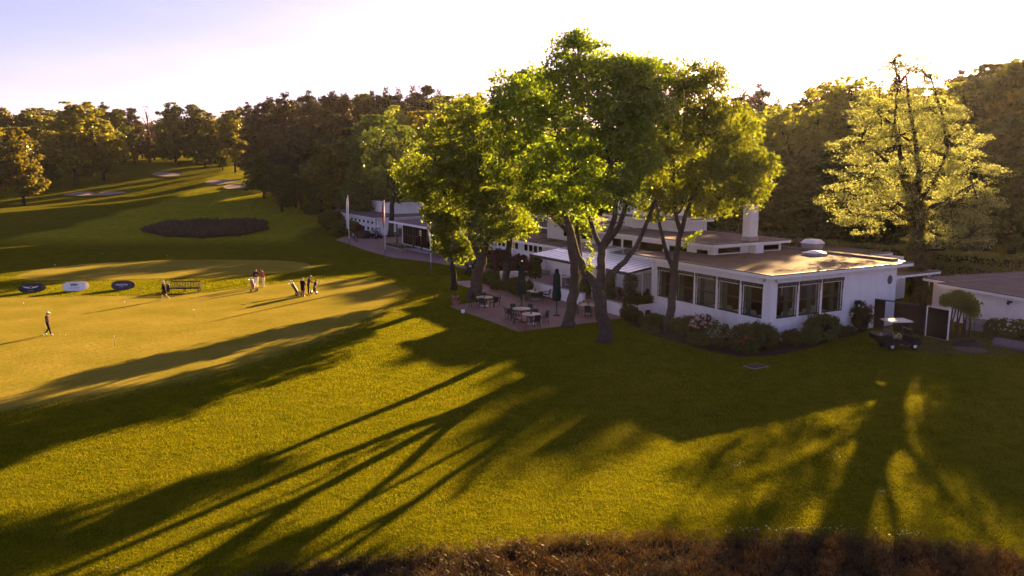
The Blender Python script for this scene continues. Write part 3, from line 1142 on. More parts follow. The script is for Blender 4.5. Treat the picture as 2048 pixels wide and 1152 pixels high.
# pale flecks of fallen blossom on the near lawn
rng_f = np.random.default_rng(17)
pf = []
for cx, cy, sx, sy, n_ in ((1520, 1062, 60, 6, 26), (1650, 1060, 90, 8, 34), (1800, 1072, 70, 8, 26), (1690, 918, 40, 8, 16), (1480, 935, 50, 8, 12), (1770, 985, 30, 5, 10), (240, 1140, 60, 8, 8)):
    for _ in range(n_):
        q = P(cx + rng_f.normal() * sx * .5, cy + rng_f.normal() * sy * .5)
        pf.append((q.x, q.y, .06))
fl = link_mesh('fallen_blossom', leaves_mesh('fallen_blossom', pf, .055, LF_WHITE, rng_f, .8, 3.0))
tag(fl, 'scattered pale fallen blossom on the shaded near lawn', 'blossom', kind='stuff')

# ---- dining wing, nearest the camera
dw, off = wing('dining_wing', 'white brick dining wing with large black windows and flat roof', 0, 0)
front = [(0.70, 2.45, 1.5, 3.78), (2.75, 4.68, 1.5, 3.78), (5.00, 6.95, 1.5, 3.78), (7.25, 9.12, 1.5, 3.78), (9.42, 11.15, 1.5, 3.78)]
side = [(0.58, 2.36, 1.56, 3.88), (2.64, 4.56, 1.56, 3.88), (4.86, 6.82, 1.56, 3.88)]
mb = MB(off)
wall_holes(mb, 'a', 0, 0.3, 0, 12.0, 0, 4.275, front)
wall_holes(mb, 'b', 0, 0.3, 0.3, 12.64, 0, 4.275, side)
wall_holes(mb, 'b', 12.0, -0.3, 0.3, 12.64, 0, 4.275, [])
wall_holes(mb, 'a', 12.64, -0.3, 0.3, 11.7, 0, 4.275, [])
mb.build('wall', BRICK, dw)
flat_roof(dw, off, -0.5, 13.75, -0.5, 13.75, 4.54, 0.26)
for h in front:
    window_a(dw, off, 0, *h)
for h in side:
    window_a(dw, off, 0, *h, axis='b')
mb = MB(off)
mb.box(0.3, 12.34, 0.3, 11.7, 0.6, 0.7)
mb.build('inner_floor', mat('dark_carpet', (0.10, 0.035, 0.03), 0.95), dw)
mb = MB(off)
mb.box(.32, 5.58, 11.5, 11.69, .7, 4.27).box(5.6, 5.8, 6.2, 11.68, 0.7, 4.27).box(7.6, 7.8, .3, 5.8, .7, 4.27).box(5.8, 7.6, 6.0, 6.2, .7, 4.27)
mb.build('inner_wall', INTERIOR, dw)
rc = random.Random(3)
for h in front:
    for s in (h[1] - 0.42,):
        m = MB(off)
        n = 9
        for i in range(n):
            y0 = s + i * 0.045
            dx = 0.03 * (i % 2)
            m.box(0.36 + dx, 0.40 + dx, y0, y0 + 0.047, 0.75, 4.1)
        m.build('curtain', CURTAIN, dw)
for h in side:
    m = MB(off)
    for i in range(9):
        y0 = h[1] - 0.72 + i * 0.045
        dx = 0.03 * (i % 2)
        m.box(y0, y0 + 0.047, 0.36 + dx, 0.40 + dx, 0.75, 4.1)
    m.build('curtain', CURTAIN, dw)
# things on the dining roof and walls
m = MB(off)
m.box(13.05, 13.7, 0.7, 13.7, 4.55, 4.70)
m.build('roof_kerb', ROOF2, dw)
for q in ((-0.06, 0.55), (0.35, -0.06)):
    m = MB(off)
    m.box(q[0] - .05, q[0] + .05, q[1] - .05, q[1] + .05, 4.06, 4.2)
    m.tube([(q[0], q[1], 4.09), (q[0] - (.12 if q[0] < 0 else 0), q[1] - (.12 if q[1] < 0 else 0), 4.0)], [.05, .075], 8)
    m.build('wall_spotlight', STEEL, dw)
m = MB(off)
pts = [(11.9 + .27 * math.cos(t * math.pi / 10), 3.35 + .33 * math.sin(t * math.pi / 10)) for t in range(20)]
m.add([(x, -0.02, z) for x, z in pts] + [(x, -0.001, z) for x, z in pts], [tuple(range(20))] + [(i, (i + 1) % 20, (i + 1) % 20 + 20, i + 20) for i in range(20)])
vent = m.build('wall_vent', mat('vent_grey', (0.12, 0.11, 0.115), 0.5), dw)
m = MB(off)
for k in range(5):
    z = 3.15 + k * .1
    w_ = math.sqrt(max(0, .27 ** 2 - ((z - 3.35) * .27 / .33) ** 2)) * .95
    m.box(11.9 - w_, 11.9 + w_, -.035, -.021, z - .02, z + .02)
m.build('vent_slat', DARKGREY, vent)
m = MB(off)
m.tube([(-0.06, 11.7, 0.05), (-0.06, 11.7, 4.25)], 0.045, 8)
m.build('downpipe', WHITE, dw)

# roof dome and vents: things standing on the roof
a_, b_ = LAB(1629, 510, 4.56)
sk = thing('skylight_dome', 'white domed skylight on the sunlit dining roof', 'skylight', W(a_, b_, 4.546), TH)
MB().box(-.68, .68, -.68, .68, 0, .18).build('kerb', CONC, sk)
m = MB()
n = 14
vs, fs = [], []
for i in range(n + 1):
    for j in range(n + 1):
        u, v = 2 * i / n - 1, 2 * j / n - 1
        vs.append((u * .62, v * .62, .185 + .2 * (1 - u * u) ** .8 * (1 - v * v) ** .8 if abs(u) < 1 and abs(v) < 1 else .185))
for i in range(n):
    for j in range(n):
        q = i * (n + 1) + j
        fs.append((q, q + n + 1, q + n + 2, q + 1))
m.add(vs, fs, True)
m.build('dome', mat('opal_plastic', (0.85, 0.85, 0.86), 0.2), sk)
a_, b_ = LAB(1624, 498, 4.56)
vb = thing('roof_vent_box', 'low box roof vent with pale sloped cap behind the skylight', 'roof vent', W(a_ + .4, b_ + .3, 4.546), TH)
MB().hexa([(-.5, -.6, 0), (.5, -.6, 0), (.5, .6, 0), (-.5, .6, 0)], [(-.6, -.7, .45), (.6, -.7, .45), (.6, .7, .45), (-.6, .7, .45)]).build('housing', CONC, vb)
MB().hexa([(-.66, -.76, .46), (.66, -.76, .46), (.66, .76, .46), (-.66, .76, .46)], [(-.4, -.5, .78), (.4, -.5, .78), (.4, .5, .78), (-.4, .5, .78)]).build('cap', WHITE, vb)
a_, b_ = LAB(1612, 496, 4.56)
vb = thing('round_roof_cowl', 'small rust brown round cowl beside the roof vent', 'roof vent', W(a_ + .3, b_ + .9, 4.546), TH)
m = MB()
m.lathe([(.24, 0), (.24, .32), (.31, .35), (.29, .5), (.16, .6), (.02, .63)], n=14)
m.build('cowl', mat('rusty_metal', (0.16, 0.07, 0.05), 0.7, noise=(5, (0.22, .12, .09))), vb)

# ---- central block behind the dining wing, with the chimney
cb, off = wing('central_block', 'taller white block with flat roof behind the dining wing', 4.3, 9.9)
cw = [(10.6, 11.9, 4.1, 4.85), (13.0, 15.2, 4.1, 4.85), (16.0, 19.4, 4.1, 4.85), (20.1, 21.5, 4.1, 4.85), (21.75, 23.1, 4.1, 4.85)]
mb = MB(off)
wall_holes(mb, 'a', 4.4, .25, 10.0, 24.0, 0, 5.2, cw)
wall_holes(mb, 'b', 10.0, .25, 4.65, 11.8, 4.2, 5.2, [(4.9, 7.3, 4.62, 5.05), (9.6, 11.6, 4.62, 5.05)])
mb.box(11.55, 11.8, 10.25, 24.0, 0, 5.2)
mb.box(4.65, 11.55, 23.75, 24.0, 0, 5.2)
mb.build('wall', BRICK, cb)
for h in cw:
    window_a(cb, off, 4.4, *h, awning=False, glass=GLASS_D, frame=.06, mid=False)
for h in [(4.9, 7.3, 4.62, 5.05), (9.6, 11.6, 4.62, 5.05)]:
    window_a(cb, off, 10.0, *h, awning=False, glass=GLASS_D, axis='b', frame=.05, mid=False, sill=False)
flat_roof(cb, off, 3.75, 12.25, 9.35, 24.3, 5.45, .24, ROOF)
ch = thing('chimney', 'square white brick chimney rising through the flat roof', 'chimney', W(8.55, 10.3), TH)
MB().box(-.43, .43, -.40, .40, 5.8, 8.2).build('stack', BRICK, ch)
MB().box(-.48, .48, -.45, .45, 5.46, 5.8).build('flashing', CONC, ch)
MB().box(-.42, .42, -1.1, -.46, 4.5, 5.19).build('base', BRICK, ch)
MB().box(-.5, .5, -.47, .47, 8.202, 8.3).build('cap', WHITE, ch)

# ---- upper storeys seen between the trunks
us, off = wing('upper_storey', 'white upper storey box with stepped flat roofs behind the maples', 7.0, 18.0)
mb = MB(off)
mb.box(9.0, 12.6, 19.6, 30.0, 5.46, 6.3)
mb.box(10.2, 14.5, 24.9, 31.2, 5.0, 7.95)
mb.build('wall', BRICK, us)
flat_roof(us, off, 8.5, 13.0, 19.1, 30.4, 6.55, .25, ROOF2)
flat_roof(us, off, 9.8, 14.9, 24.5, 31.6, 8.2, .25, ROOF2)
for s in (20.2, 23.0):
    window_a(us, off, 9.0, s, s + 1.6, 5.6, 6.15, awning=False, glass=GLASS_D, mid=False)

tb, off = wing('stair_block', 'cream rendered cubic block with one dark window above the gallery roof', 6.0, 27.0)
mb = MB(off)
wall_holes(mb, 'a', 6.0, .25, 27.6, 37.0, 0, 5.62, [(28.6, 33.8, 4.1, 5.05)])
mb.box(6.25, 10.5, 36.75, 37.0, 0, 5.62)
mb.box(6.25, 10.5, 27.6, 27.85, 0, 5.62)
mb.build('wall', CREAM, tb)
for k in range(3):
    window_a(tb, off, 6.0, 28.6 + k * 1.735, 28.6 + (k + 1) * 1.735 - .02, 4.1, 5.05, awning=False, glass=GLASS_D, mid=False)
flat_roof(tb, off, 5.6, 10.9, 27.3, 37.4, 5.82, .2, ROOF2)

# ---- gallery wing
gw, off = wing('gallery_wing', 'long low white gallery wing with a row of dark square windows', 3.7, 31.0)
gh = [(34.3 + i * 0.98, 34.3 + i * 0.98 + 0.74, 2.33, 3.1) for i in range(4)] + [(39.3 + i * 0.98, 39.3 + i * 0.98 + .74, 2.33, 3.1) for i in range(5)] + [(45.2 + i * .98, 45.2 + i * .98 + .74, 2.33, 3.1) for i in range(9)]
mb = MB(off)
wall_holes(mb, 'a', 3.7, .25, 24.05, 56.5, 0, 3.2, gh)
mb.box(3.95, 12, 56.25, 56.5, 0, 3.2)
mb.build('wall', BRICK, gw)
for h in gh:
    window_a(gw, off, 3.7, *h, awning=False, glass=GLASS_D, frame=.05, mid=False, sill=False, bars=2)
r = MB(off)
r.hexa([(3.15, 27.3, 3.2), (7.6, 27.3, 3.2), (7.6, 56.9, 3.2), (3.15, 56.9, 3.2)], [(3.15, 27.3, 3.38), (7.6, 27.3, 3.85), (7.6, 56.9, 3.85), (3.15, 56.9, 3.38)])
r.build('roof', ROOF3, gw)
MB(off).box(3.05, 3.148, 27.3, 56.9, 3.16, 3.42).build('fascia', WHITE, gw)
mb = MB(off)
mb.box(7.6, 7.7, 37.45, 56.5, 3.4, 4.45)
mb.build('clerestory_wall', DARKGREY, gw)
for k in range(18):
    window_a(gw, off, 7.6, 37.7 + k * 1.02, 37.7 + k * 1.02 + .8, 3.92, 4.38, awning=False, glass=GLASS_D, frame=.04, mid=False, sill=False)
flat_roof(gw, off, 7.0, 12.6, 37.46, 56.9, 4.68, .2, ROOF3)
mb = MB(off)
mb.box(10.0, 14.0, 38.0, 55.0, 4.69, 5.2)
mb.build('upper_wall', DARKGREY, gw)
flat_roof(gw, off, 9.6, 14.4, 37.6, 55.4, 5.42, .2, ROOF2)
# door and downpipe in the terrace corner
m = MB(off)
m.box(3.62, 3.69, 25.2, 26.3, .62, 2.75)
d_ = m.build('door', DARKGREY, gw)
m = MB(off)
m.box(3.58, 3.615, 25.35, 25.40, 1.5, 1.75)
m.build('handle', STEEL, d_)
m = MB(off)
m.box(3.62, 3.69, 28.0, 28.9, .62, 2.75)
m.build('door', WHITE, gw)
m = MB(off)
m.tube([(3.6, 33.4, .1), (3.6, 33.4, 2.9), (3.25, 33.0, 3.15)], .05, 8)
m.build('downpipe', WHITE, gw)

# ---- entrance pavilion
ep, off = wing('entrance_pavilion', 'glazed entrance pavilion with sloping flat canopy and dark posts', 2.0, 57.0)
mb = MB(off)
mb.box(3.1, 3.3, 57.2, 72.2, .12, .22)
mb.box(3.1, 3.3, 71.9, 72.2, .22, 3.1)
mb.box(3.1, 3.3, 57.0, 58.2, .22, .45)
mb.build('plinth', WHITE, ep)
k = 0
for s0, s1 in ((66.4, 71.9), (57.4, 63.2)):
    n = 6
    for i in range(n):
        p0, p1 = s0 + (s1 - s0) * i / n, s0 + (s1 - s0) * (i + 1) / n
        window_a(ep, off, 3.1, p0 + .01, p1 - .01, .23, 3.1, awning=False, glass=GLASS_D, frame=.06, sill=False)
mb = MB(off)
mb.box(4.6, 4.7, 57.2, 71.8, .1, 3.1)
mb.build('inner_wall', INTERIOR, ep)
mb = MB(off)
mb.box(3.3, 10, 72.0, 72.2, 0, 3.1).box(3.3, 10, 57.0, 57.2, 0, 3.1)
mb.build('wall', BRICK, ep)
for s in (57.6, 63.4, 66.2, 72.4):
    MB(off).box(2.35, 2.5, s - .08, s + .08, .02, 3.15).build('post', BLACKF, ep)
r = MB(off)
r.hexa([(1.6, 56.95, 3.25), (12.0, 56.95, 3.6), (12.0, 73.1, 3.6), (1.6, 73.1, 3.25)], [(1.6, 56.95, 3.45), (12.0, 56.95, 3.8), (12.0, 73.1, 3.8), (1.6, 73.1, 3.45)])
r.build('roof', ROOF2, ep)
MB(off).box(1.52, 1.598, 56.9, 73.15, 3.2, 3.47).build('fascia', WHITE, ep)
r = MB(off)
r.hexa([(1.52, 56.86, 3.22), (12, 56.86, 3.57), (12, 56.945, 3.57), (1.52, 56.945, 3.22)], [(1.52, 56.86, 3.47), (12, 56.86, 3.82), (12, 56.945, 3.82), (1.52, 56.945, 3.47)])
r.build('fascia', WHITE, ep)
MB(off).box(1.5, 3.09, 59.2, 66.0, .021, .12).build('step', CONC, ep)
for zz in (2.55, 2.3, 2.0):
    MB(off).box(2.28, 2.34, 63.1, 63.75, zz, zz + .14).build('nameplate', WHITE, ep)

# ---- far hall
fh, off = wing('far_hall', 'long white far hall with two rows of tiny windows and wide flat roof', 5.0, 88.0)
mb = MB(off)
hs = [(89.8 + i * 2.15, 89.8 + i * 2.15 + .95, 1.75, 2.2) for i in range(9)]
hs2 = [(89.8 + i * 2.15, 89.8 + i * 2.15 + .95, 0.7, 1.2) for i in range(9)]
wall_holes(mb, 'a', 5.0, .3, 88.0, 110.0, 1.45, 2.85, hs)
wall_holes(mb, 'a', 5.0, .3, 88.0, 110.0, 0, 1.449, hs2)
mb.box(5.3, 17.0, 88.0, 88.3, 0, 2.85)
mb.build('wall', BRICK, fh)
for h in hs + hs2:
    window_a(fh, off, 5.0, *h, awning=False, glass=GLASS_D, frame=.07, mid=False, sill=False)
flat_roof(fh, off, 4.0, 18.0, 87.0, 112.5, 3.05, .22, ROOF2)
mb = MB(off)
mb.box(10.2, 17.5, 94.0, 106.0, 3.07, 4.9)
mb.build('upper_wall', BRICK, fh)
flat_roof(fh, off, 9.9, 18.0, 93.6, 106.4, 5.1, .2, ROOF2)
MB(off).box(4.94, 4.995, 88.3, 88.42, 0, 2.85).build('downpipe', DARKGREY, fh)

# ---- rear wing right behind the ivy tree, two stacked flat roofs
rw, off = wing('rear_wing', 'small white rear wing with two stacked mossy roofs beside the ivy tree', 14.0, 3.0)
mb = MB(off)
mb.box(12.7, 24.0, 7.0, 7.3, 0, 2.9)
mb.box(23.7, 24.0, 7.3, 14.0, 0, 3.6)
mb.box(12.7, 23.7, 9.5, 9.8, 2.9, 3.6)
mb.box(21.6, 21.9, 3.4, 3.9, 0, 2.75)
mb.build('wall', BRICK, rw)
flat_roof(rw, off, 14.2, 22.0, 2.6, 9.0, 3.02, .22, ROOF3)
flat_roof(rw, off, 13.9, 24.0, 8.4, 15.0, 3.85, .22, ROOF3)
window_a(rw, off, 7.0, 15.2, 17.4, 1.2, 2.6, awning=False, axis='b', bars=2, mid=False, out=-1)
MB(off).tube([(21.5, 3.3, 0), (21.5, 3.3, 2.8)], .05, 8).build('post', DARKGREY, rw)

# ---- annex at the right edge, turned a little differently
AX = P(1895, 640)
TH2 = R(19.0)
an = thing('annex_building', 'plain white annex with wide grey flat roof right of the dark fence', 'building', AX, TH2)
HA = 2.72
MB().box(0, 12, -14, 0.0, 0, HA - .2).build('wall', BRICK, an)


def flat_roof_local(parent, a0, a1, b0, b1, z, h, m1):
    return flat_roof(parent, Vector((0, 0, 0)), a0, a1, b0, b1, z, h, m1)


flat_roof_local(an, -.45, 12.5, -14.5, 0.75, HA, .24, ROOF2)
flat_roof_local(an, .9, 12.5, .84, 3.4, HA + .0, .24, ROOF2)
MB().box(1.6, 12, .02, 3.0, 0, HA - .245).build('wall', BRICK, an)
m = MB()
m.box(-.08, -.01, -5.1, -4.75, 2.12, 2.26)
m.tube([(-.05, -4.92, 2.15), (-.22, -4.92, 2.06)], [.07, .11], 10)
m.build('wall_lamp', DARKGREY, an)
MB().tube([(1.2, 3.1, HA), (1.2, 3.1, HA + .35)], .06, 8).build('roof_pipe', STEEL, an)


# ================================================================== TERRACE
tr = thing('terrace', 'raised brick terrace behind the white front wall', 'terrace', W(0, 20), TH)
off = Vector((0, 20, 0))
ZF = 0.62
MB(off).box(-2.5, 3.69, 12.35, 31.0, 0, ZF).build('floor', PAVE, tr)
ga, gb = LAB(1150, 606, .3), LAB(1178, 612, .3)
G0, G1 = 15.0, 17.3
m = MB(off)
m.box(-2.78, -2.51, 12.3, G0, 0, 1.0).box(-2.78, -2.51, G1, 30.6, 0, 1.05)
m.box(-2.78, -1.2, 30.6, 30.9, 0, 1.25).box(-2.78, -2.51, 30.9, 31.6, 0, 1.25)
m.build('front_wall', BRICK, tr)
m = MB(off)
m.box(-2.84, -2.45, G1 + .01, 30.55, 1.052, 1.09).box(-2.84, -2.45, 12.3, G0 - .01, 1.002, 1.04)
m.build('coping', CONC, tr)
for k in range(4):
    z = ZF - (k + 1) * ZF / 4.6
    MB(off).box(-2.5 - (k + 1) * .34, -2.5 - k * .34 - .004, G0 + .02, G1 - .02, 0.032, z + .03).build('step', WOODT, tr)
m = MB(off)
m.box(-2.05, .0, 11.3, 11.5, 0, .92).box(-2.05, -1.85, 11.5, 12.29, 0, .92)
m.build('planter_wall', BRICK, tr)
m = MB(off)
m.box(-1.1, -.62, 11.27, 11.298, .1, .48)
m.build('planter_grille', BLACKF, tr)
MB(off).box(-1.84, -.01, 11.51, 12.28, .1, .84).build('planter_soil', SOIL, tr)

# glass canopy on rafters
gc = thing('glass_canopy', 'sloping white glass canopy on dark beams over the terrace', 'canopy', W(0, 20), TH)
A0c, A1c, Z0c, Z1c = -1.75, 4.3, 3.2, 4.02
B0c, B1c = 12.55, 27.3
nr = 20
for i in range(nr + 1):
    b = B0c + (B1c - B0c) * i / nr
    MB(off).bar((A0c, b, Z0c), (A1c, b, Z1c), .07, .12).build('rafter', DARKGREY if i in (0, nr) else WHITE, gc)
    m = MB(off)
    m.bar((A0c, b, Z0c + .085), (A1c, b, Z1c + .085), .05, .03)
    m.build('glazing_bar', mat('grey_glazing_bar', (0.16, 0.15, 0.16), 0.5), gc)
for i in range(nr):
    b0 = B0c + (B1c - B0c) * i / nr + .028
    b1 = B0c + (B1c - B0c) * (i + 1) / nr - .028
    for j in range(3):
        t0, t1 = j / 3 + .003, (j + 1) / 3 - .003
        p = [(A0c + (A1c - A0c) * t, b, Z0c + (Z1c - Z0c) * t + .068) for t, b in ((t0, b0), (t1, b0), (t1, b1), (t0, b1))]
        m = MB(off)
        m.hexa(p, [(x, y, z + .012) for x, y, z in p])
        opaque = not (i >= 13 and j >= 1) and not (i in (8, 9, 10) and j == 2)
        m.build('roof_panel', BLIND if opaque else MILKY, gc)
MB(off).bar((A0c - .08, B0c - .1, Z0c - .02), (A0c - .08, B1c + .1, Z0c - .02), .12, .22).build('gutter_beam', DARKGREY, gc)
MB(off).bar((A1c, B0c, Z1c - .1), (A1c, B1c, Z1c - .1), .1, .16).build('wall_beam', WHITE, gc)
for j in (1, 2):
    t = j / 3
    MB(off).bar((A0c + (A1c - A0c) * t, B0c + .05, Z0c + (Z1c - Z0c) * t - .13), (A0c + (A1c - A0c) * t, B1c - .05, Z0c + (Z1c - Z0c) * t - .13), .06, .1).build('purlin', WHITE, gc)
for b in (12.9, 17.6, 22.3, 26.9):
    MB(off).tube([(A0c + .1, b, ZF), (A0c + .1, b, Z0c - .13)], .06, 8).build('post', WHITE, gc)
gs = thing('glass_screen', 'tall clear glass wind screen beside the dining wing', 'glass screen', W(0, 12.4), TH)
of2 = Vector((0, 12.4, 0))
for i, (a0, a1) in enumerate(((-1.6, -.55), (-.55, .5), (.5, 1.9), (1.9, 3.6))):
    MB(of2).box(a0 + .03, a1 - .03, 12.42, 12.44, ZF + .1, 3.05 + .12 * i).build('pane', GLASS, gs)
    MB(of2).box(a1 - .03, a1 + .03, 12.40, 12.46, ZF, 3.1 + .12 * i).build('post', WHITE, gs)

# ================================================================== FURNITURE
RT = thing('round_table', None, 'table')
m = MB()
m.lathe([(.02, .70), (.68, .70), (.70, .715), (.70, .735), (.68, .75), (.02, .75)], n=28)
m.build('table_top', TABLEW, RT)
MB().lathe([(.06, .05), (.05, .3), (.05, .7)], n=12).build('column', DARKGREY, RT)
MB().lathe([(.36, 0), (.36, .03), (.1, .07), (.06, .09)], n=20).build('base', STEEL, RT)
for k in range(4):
    a = k * math.pi / 2 + .4
    MB().bar((.05 * math.cos(a), .05 * math.sin(a), .45), (.5 * math.cos(a), .5 * math.sin(a), .69), .04, .05).build('brace', DARKGREY, RT)

CH = thing('wicker_chair', None, 'chair')
m = MB()
m.box(-.24, .24, -.24, .22, .40, .46)
bevel(m.build('seat', WICKER, CH), .02)
m = MB()
m.hexa([(-.24, -.28, .46), (.24, -.28, .46), (.24, -.23, .46), (-.24, -.23, .46)], [(-.22, -.37, .90), (.22, -.37, .90), (.22, -.33, .90), (-.22, -.33, .90)])
bevel(m.build('backrest', WICKER, CH), .015)
for sx in (-1, 1):
    MB().bar((sx * .22, .19, .40), (sx * .22, .2, 0), .04, .04).build('leg', WICKER, CH)
    MB().bar((sx * .22, -.22, .40), (sx * .22, -.27, 0), .04, .04).build('leg', WICKER, CH)
    m = MB()
    m.bar((sx * .25, .16, .46), (sx * .25, .16, .66), .035, .035).bar((sx * .25, .18, .67), (sx * .25, -.29, .69), .05, .03)
    m.build('armrest', WICKER, CH)

USED = {'t': False, 'c': False}


def proto(src, key):
    if not USED[key]:
        USED[key] = True
        return src
    return copy_tree(src)


def dining_set(pos, chairs, desc, group, cat='table'):
    """chairs = (bearing in degrees, word for the side seen from the lawn)"""
    t = proto(RT, 't')
    t.location = pos
    tag(t, 'round wooden table ' + desc, 'table', group)
    for ang, word in chairs:
        c = proto(CH, 'c')
        a = R(ang)
        dst = 1.0
        c.location = (pos[0] + dst * math.cos(a), pos[1] + dst * math.sin(a), pos[2])
        c.rotation_euler = (0, 0, a + math.pi / 2 + random.Random(int(ang * 7 + pos[0] * 10)).uniform(-.15, .15))
        tag(c, 'wicker chair %s the table %s' % (word, desc), 'chair', 'chairs ' + desc)
    return t


def gp(x, y, z=.03):
    q = P(x, y, z)
    return (q.x, q.y, z)


GT = 'round tables on the brick patio'
dining_set(gp(969, 612), [(205, 'left of'), (262, 'in front of'), (318, 'front right of'), (10, 'right of'), (95, 'behind')], 'beside the thick trunk at the patio edge', GT)
dining_set(gp(1043, 636), [(170, 'left of'), (225, 'front left of'), (120, 'behind'), (60, 'far right of')], 'under the closed parasol in the middle', GT)
dining_set(gp(1062, 648), [(20, 'right of'), (290, 'in front of'), (190, 'left of'), (75, 'behind')], 'nearest the lawn beside the flower pot', GT)
dining_set(gp(1070, 599), [(200, 'left of'), (290, 'in front of'), (5, 'right of'), (240, 'front left of')], 'against the white terrace wall', GT)
dining_set(gp(1176, 628), [(185, 'left of'), (355, 'right of'), (265, 'in front of')], 'between the two big maple trunks', GT)
q = W(.4, 24.3, ZF + .002)
dining_set(q, [(160, 'left of'), (300, 'in front of'), (20, 'right of')], 'on the raised terrace under the canopy left', 'tables on the raised terrace')
q = W(.2, 19.0, ZF + .002)
dining_set(q, [(140, 'left of'), (250, 'in front of'), (20, 'right of'), (70, 'behind')], 'on the raised terrace behind the steps', 'tables on the raised terrace')
q = W(.3, 14.4, ZF + .002)
dining_set(q, [(150, 'left of'), (260, 'in front of'), (30, 'right of')], 'on the raised terrace beside the glass screen', 'tables on the raised terrace')

# small condiment holders on the tables
def holder(pos, label):
    o = thing('menu_holder', label, 'menu holder', pos, .4, 'menu holders on the tables')
    MB().box(-.06, .06, -.04, .04, 0, .03).build('base', DARKGREY, o)
    MB().box(-.05, .05, -.008, .008, .03, .22).build('card', mat('dark_card', (0.05, 0.03, 0.03), .6), o)


for (x, y), d in (((969, 612), 'beside the thick trunk'), ((1062, 648), 'nearest the lawn'), ((1070, 599), 'against the terrace wall'), ((1176, 628), 'between the maple trunks')):
    q = gp(x, y)
    holder((q[0], q[1], .78), 'dark menu holder on the table ' + d)


def parasol(px, label, h, z1):
    q = gp(*px)
    o = thing('closed_parasol', label, 'parasol', q, 0, 'closed parasols on the patio')
    MB().tube([(0, 0, 0), (0, 0, h)], .035, 10).build('pole', BARK_D, o)
    MB().lathe([(.28, 0), (.28, .06), (.08, .1), (.06, .3)], n=16).build('base', DARKGREY, o)
    wob = lambda k, z: 1 + (.22 if k % 3 == 0 else -.10) * min(1, (h - z) / 1.0)
    m = MB()
    m.lathe([(.20, z1 - .05), (.27, z1 + .05), (.30, z1 + .35), (.24, z1 + .9), (.24, z1 + 1.3), (.21, z1 + 1.8), (.16, h - .35), (.13, h - .05), (.05, h)], n=24, wob=wob)
    m.build('folded_canopy', PARASOL, o)
    MB().lathe([(.235, z1 + 1.08), (.25, z1 + 1.11), (.235, z1 + 1.14)], n=20).build('strap', DARKGREY, o)
    MB().lathe([(.03, h), (.045, h + .04), (.01, h + .1)], n=10).build('finial', STEEL, o)


parasol((1043, 613), 'closed dark green parasol above the middle patio table', 3.7, 1.05)
parasol((1113, 631), 'closed dark green parasol standing free near the terrace steps', 3.62, 1.2)


def flower_pot(px, label, seed):
    q = gp(*px)
    rng = np.random.default_rng(seed)
    o = thing('flower_pot', label, 'flower pot', q, 0, 'flower pots on the patio')
    MB().lathe([(.26, 0), (.28, .04), (.24, .1), (.33, .42), (.38, .46), (.38, .54), (.34, .54), (.32, .48)], n=20).build('pot', TERRA, o)
    p, _ = crown_points([((0, 0, .62), .36, .36, .16)], rng, 40, 8, .08)
    link_mesh('leaves', leaves_mesh('pot_leaves', p, .09, LF_SHRUB, rng), o)
    p, _ = crown_points([((0, 0, .72), .36, .36, .15)], rng, 34, 8, .07)
    link_mesh('blossom', leaves_mesh('pot_blossom', p, .08, LF_PINK, rng), o)


flower_pot((912, 612), 'terracotta pot of pink flowers at the left patio corner', 11)
flower_pot((1045, 659), 'terracotta pot of pink flowers at the front patio corner', 12)
q = gp(926, 628, 0)
o = thing('edge_sign', 'tiny white marker plate on the lawn beside the patio edge', 'sign', q, .3)
MB().box(-.03, .03, -.015, .015, 0, .12).build('peg', STEEL, o)
MB().box(-.14, .14, -.02, -.002, .10, .36).build('plate', WHITE, o)

# tables and lamps of the dining room, seen through the glass
for i, (a, b) in enumerate(((1.5, 1.4), (1.5, 3.7), (1.5, 6.0), (1.5, 8.2), (3.9, 1.5), (6.0, 1.5))):
    w_ = ('behind the corner window', 'behind the second front window', 'behind the third front window', 'behind the fourth front window', 'behind the middle side window', 'behind the last side window')[i]
    o = thing('dining_table', 'white clothed dining table %s' % w_, 'table', W(a, b, .705), TH, 'dining tables behind the windows')
    m = MB()
    m.hexa([(-.62, -.62, .25), (.62, -.62, .25), (.62, .62, .25), (-.62, .62, .25)], [(-.55, -.55, .76), (.55, -.55, .76), (.55, .55, .76), (-.55, .55, .76)])
    m.build('tablecloth', CLOTH, o)
    for s in (-1, 1):
        for t in (-1, 1):
            MB().box(s * .45 - .03, s * .45 + .03, t * .45 - .03, t * .45 + .03, 0, .249).build('leg', BENCHW, o)
    o = thing('table_lamp', 'small lamp with cream shade on the table %s' % w_, 'lamp', W(a - .2, b, 1.467), TH, 'table lamps in the dining room')
    MB().lathe([(.08, 0), (.08, .015), (.015, .03), (.012, .2)], n=12).build('stem', STEEL, o)
    MB().lathe([(.17, .17), (.15, .24), (.09, .31), (.02, .33)], n=16).build('lamp_shade', LAMPSH, o)

# park bench with slats beside the green
BQ = P(370, 584)
bn = thing('park_bench', 'dark slatted wooden bench at the edge of the putting green', 'bench', BQ, R(4))
for k in range(17):
    x = -1.2 + 2.4 * (k + .5) / 17
    MB().hexa([(x - .03, .24, .46), (x + .03, .24, .46), (x + .03, .265, .46), (x - .03, .265, .46)], [(x - .03, .36, .90), (x + .03, .36, .90), (x + .03, .385, .90), (x - .03, .385, .90)]).build('back_slat', BENCHW, bn)
MB().bar((-1.32, .375, .94), (1.32, .375, .94), .05, .09).build('top_rail', BENCHW, bn)
for k in range(6):
    y = -.24 + k * .09
    MB().box(-1.27, 1.27, y, y + .065, .40, .43).build('seat_slat', BENCHW, bn)
for x in (-1.29, 0, 1.29):
    MB().box(x - .035, x + .035, -.26, -.19, 0, .40).build('leg', BENCHW, bn)
    MB().bar((x, .25, 0), (x, .25, .44), .07, .07).build('leg', BENCHW, bn)
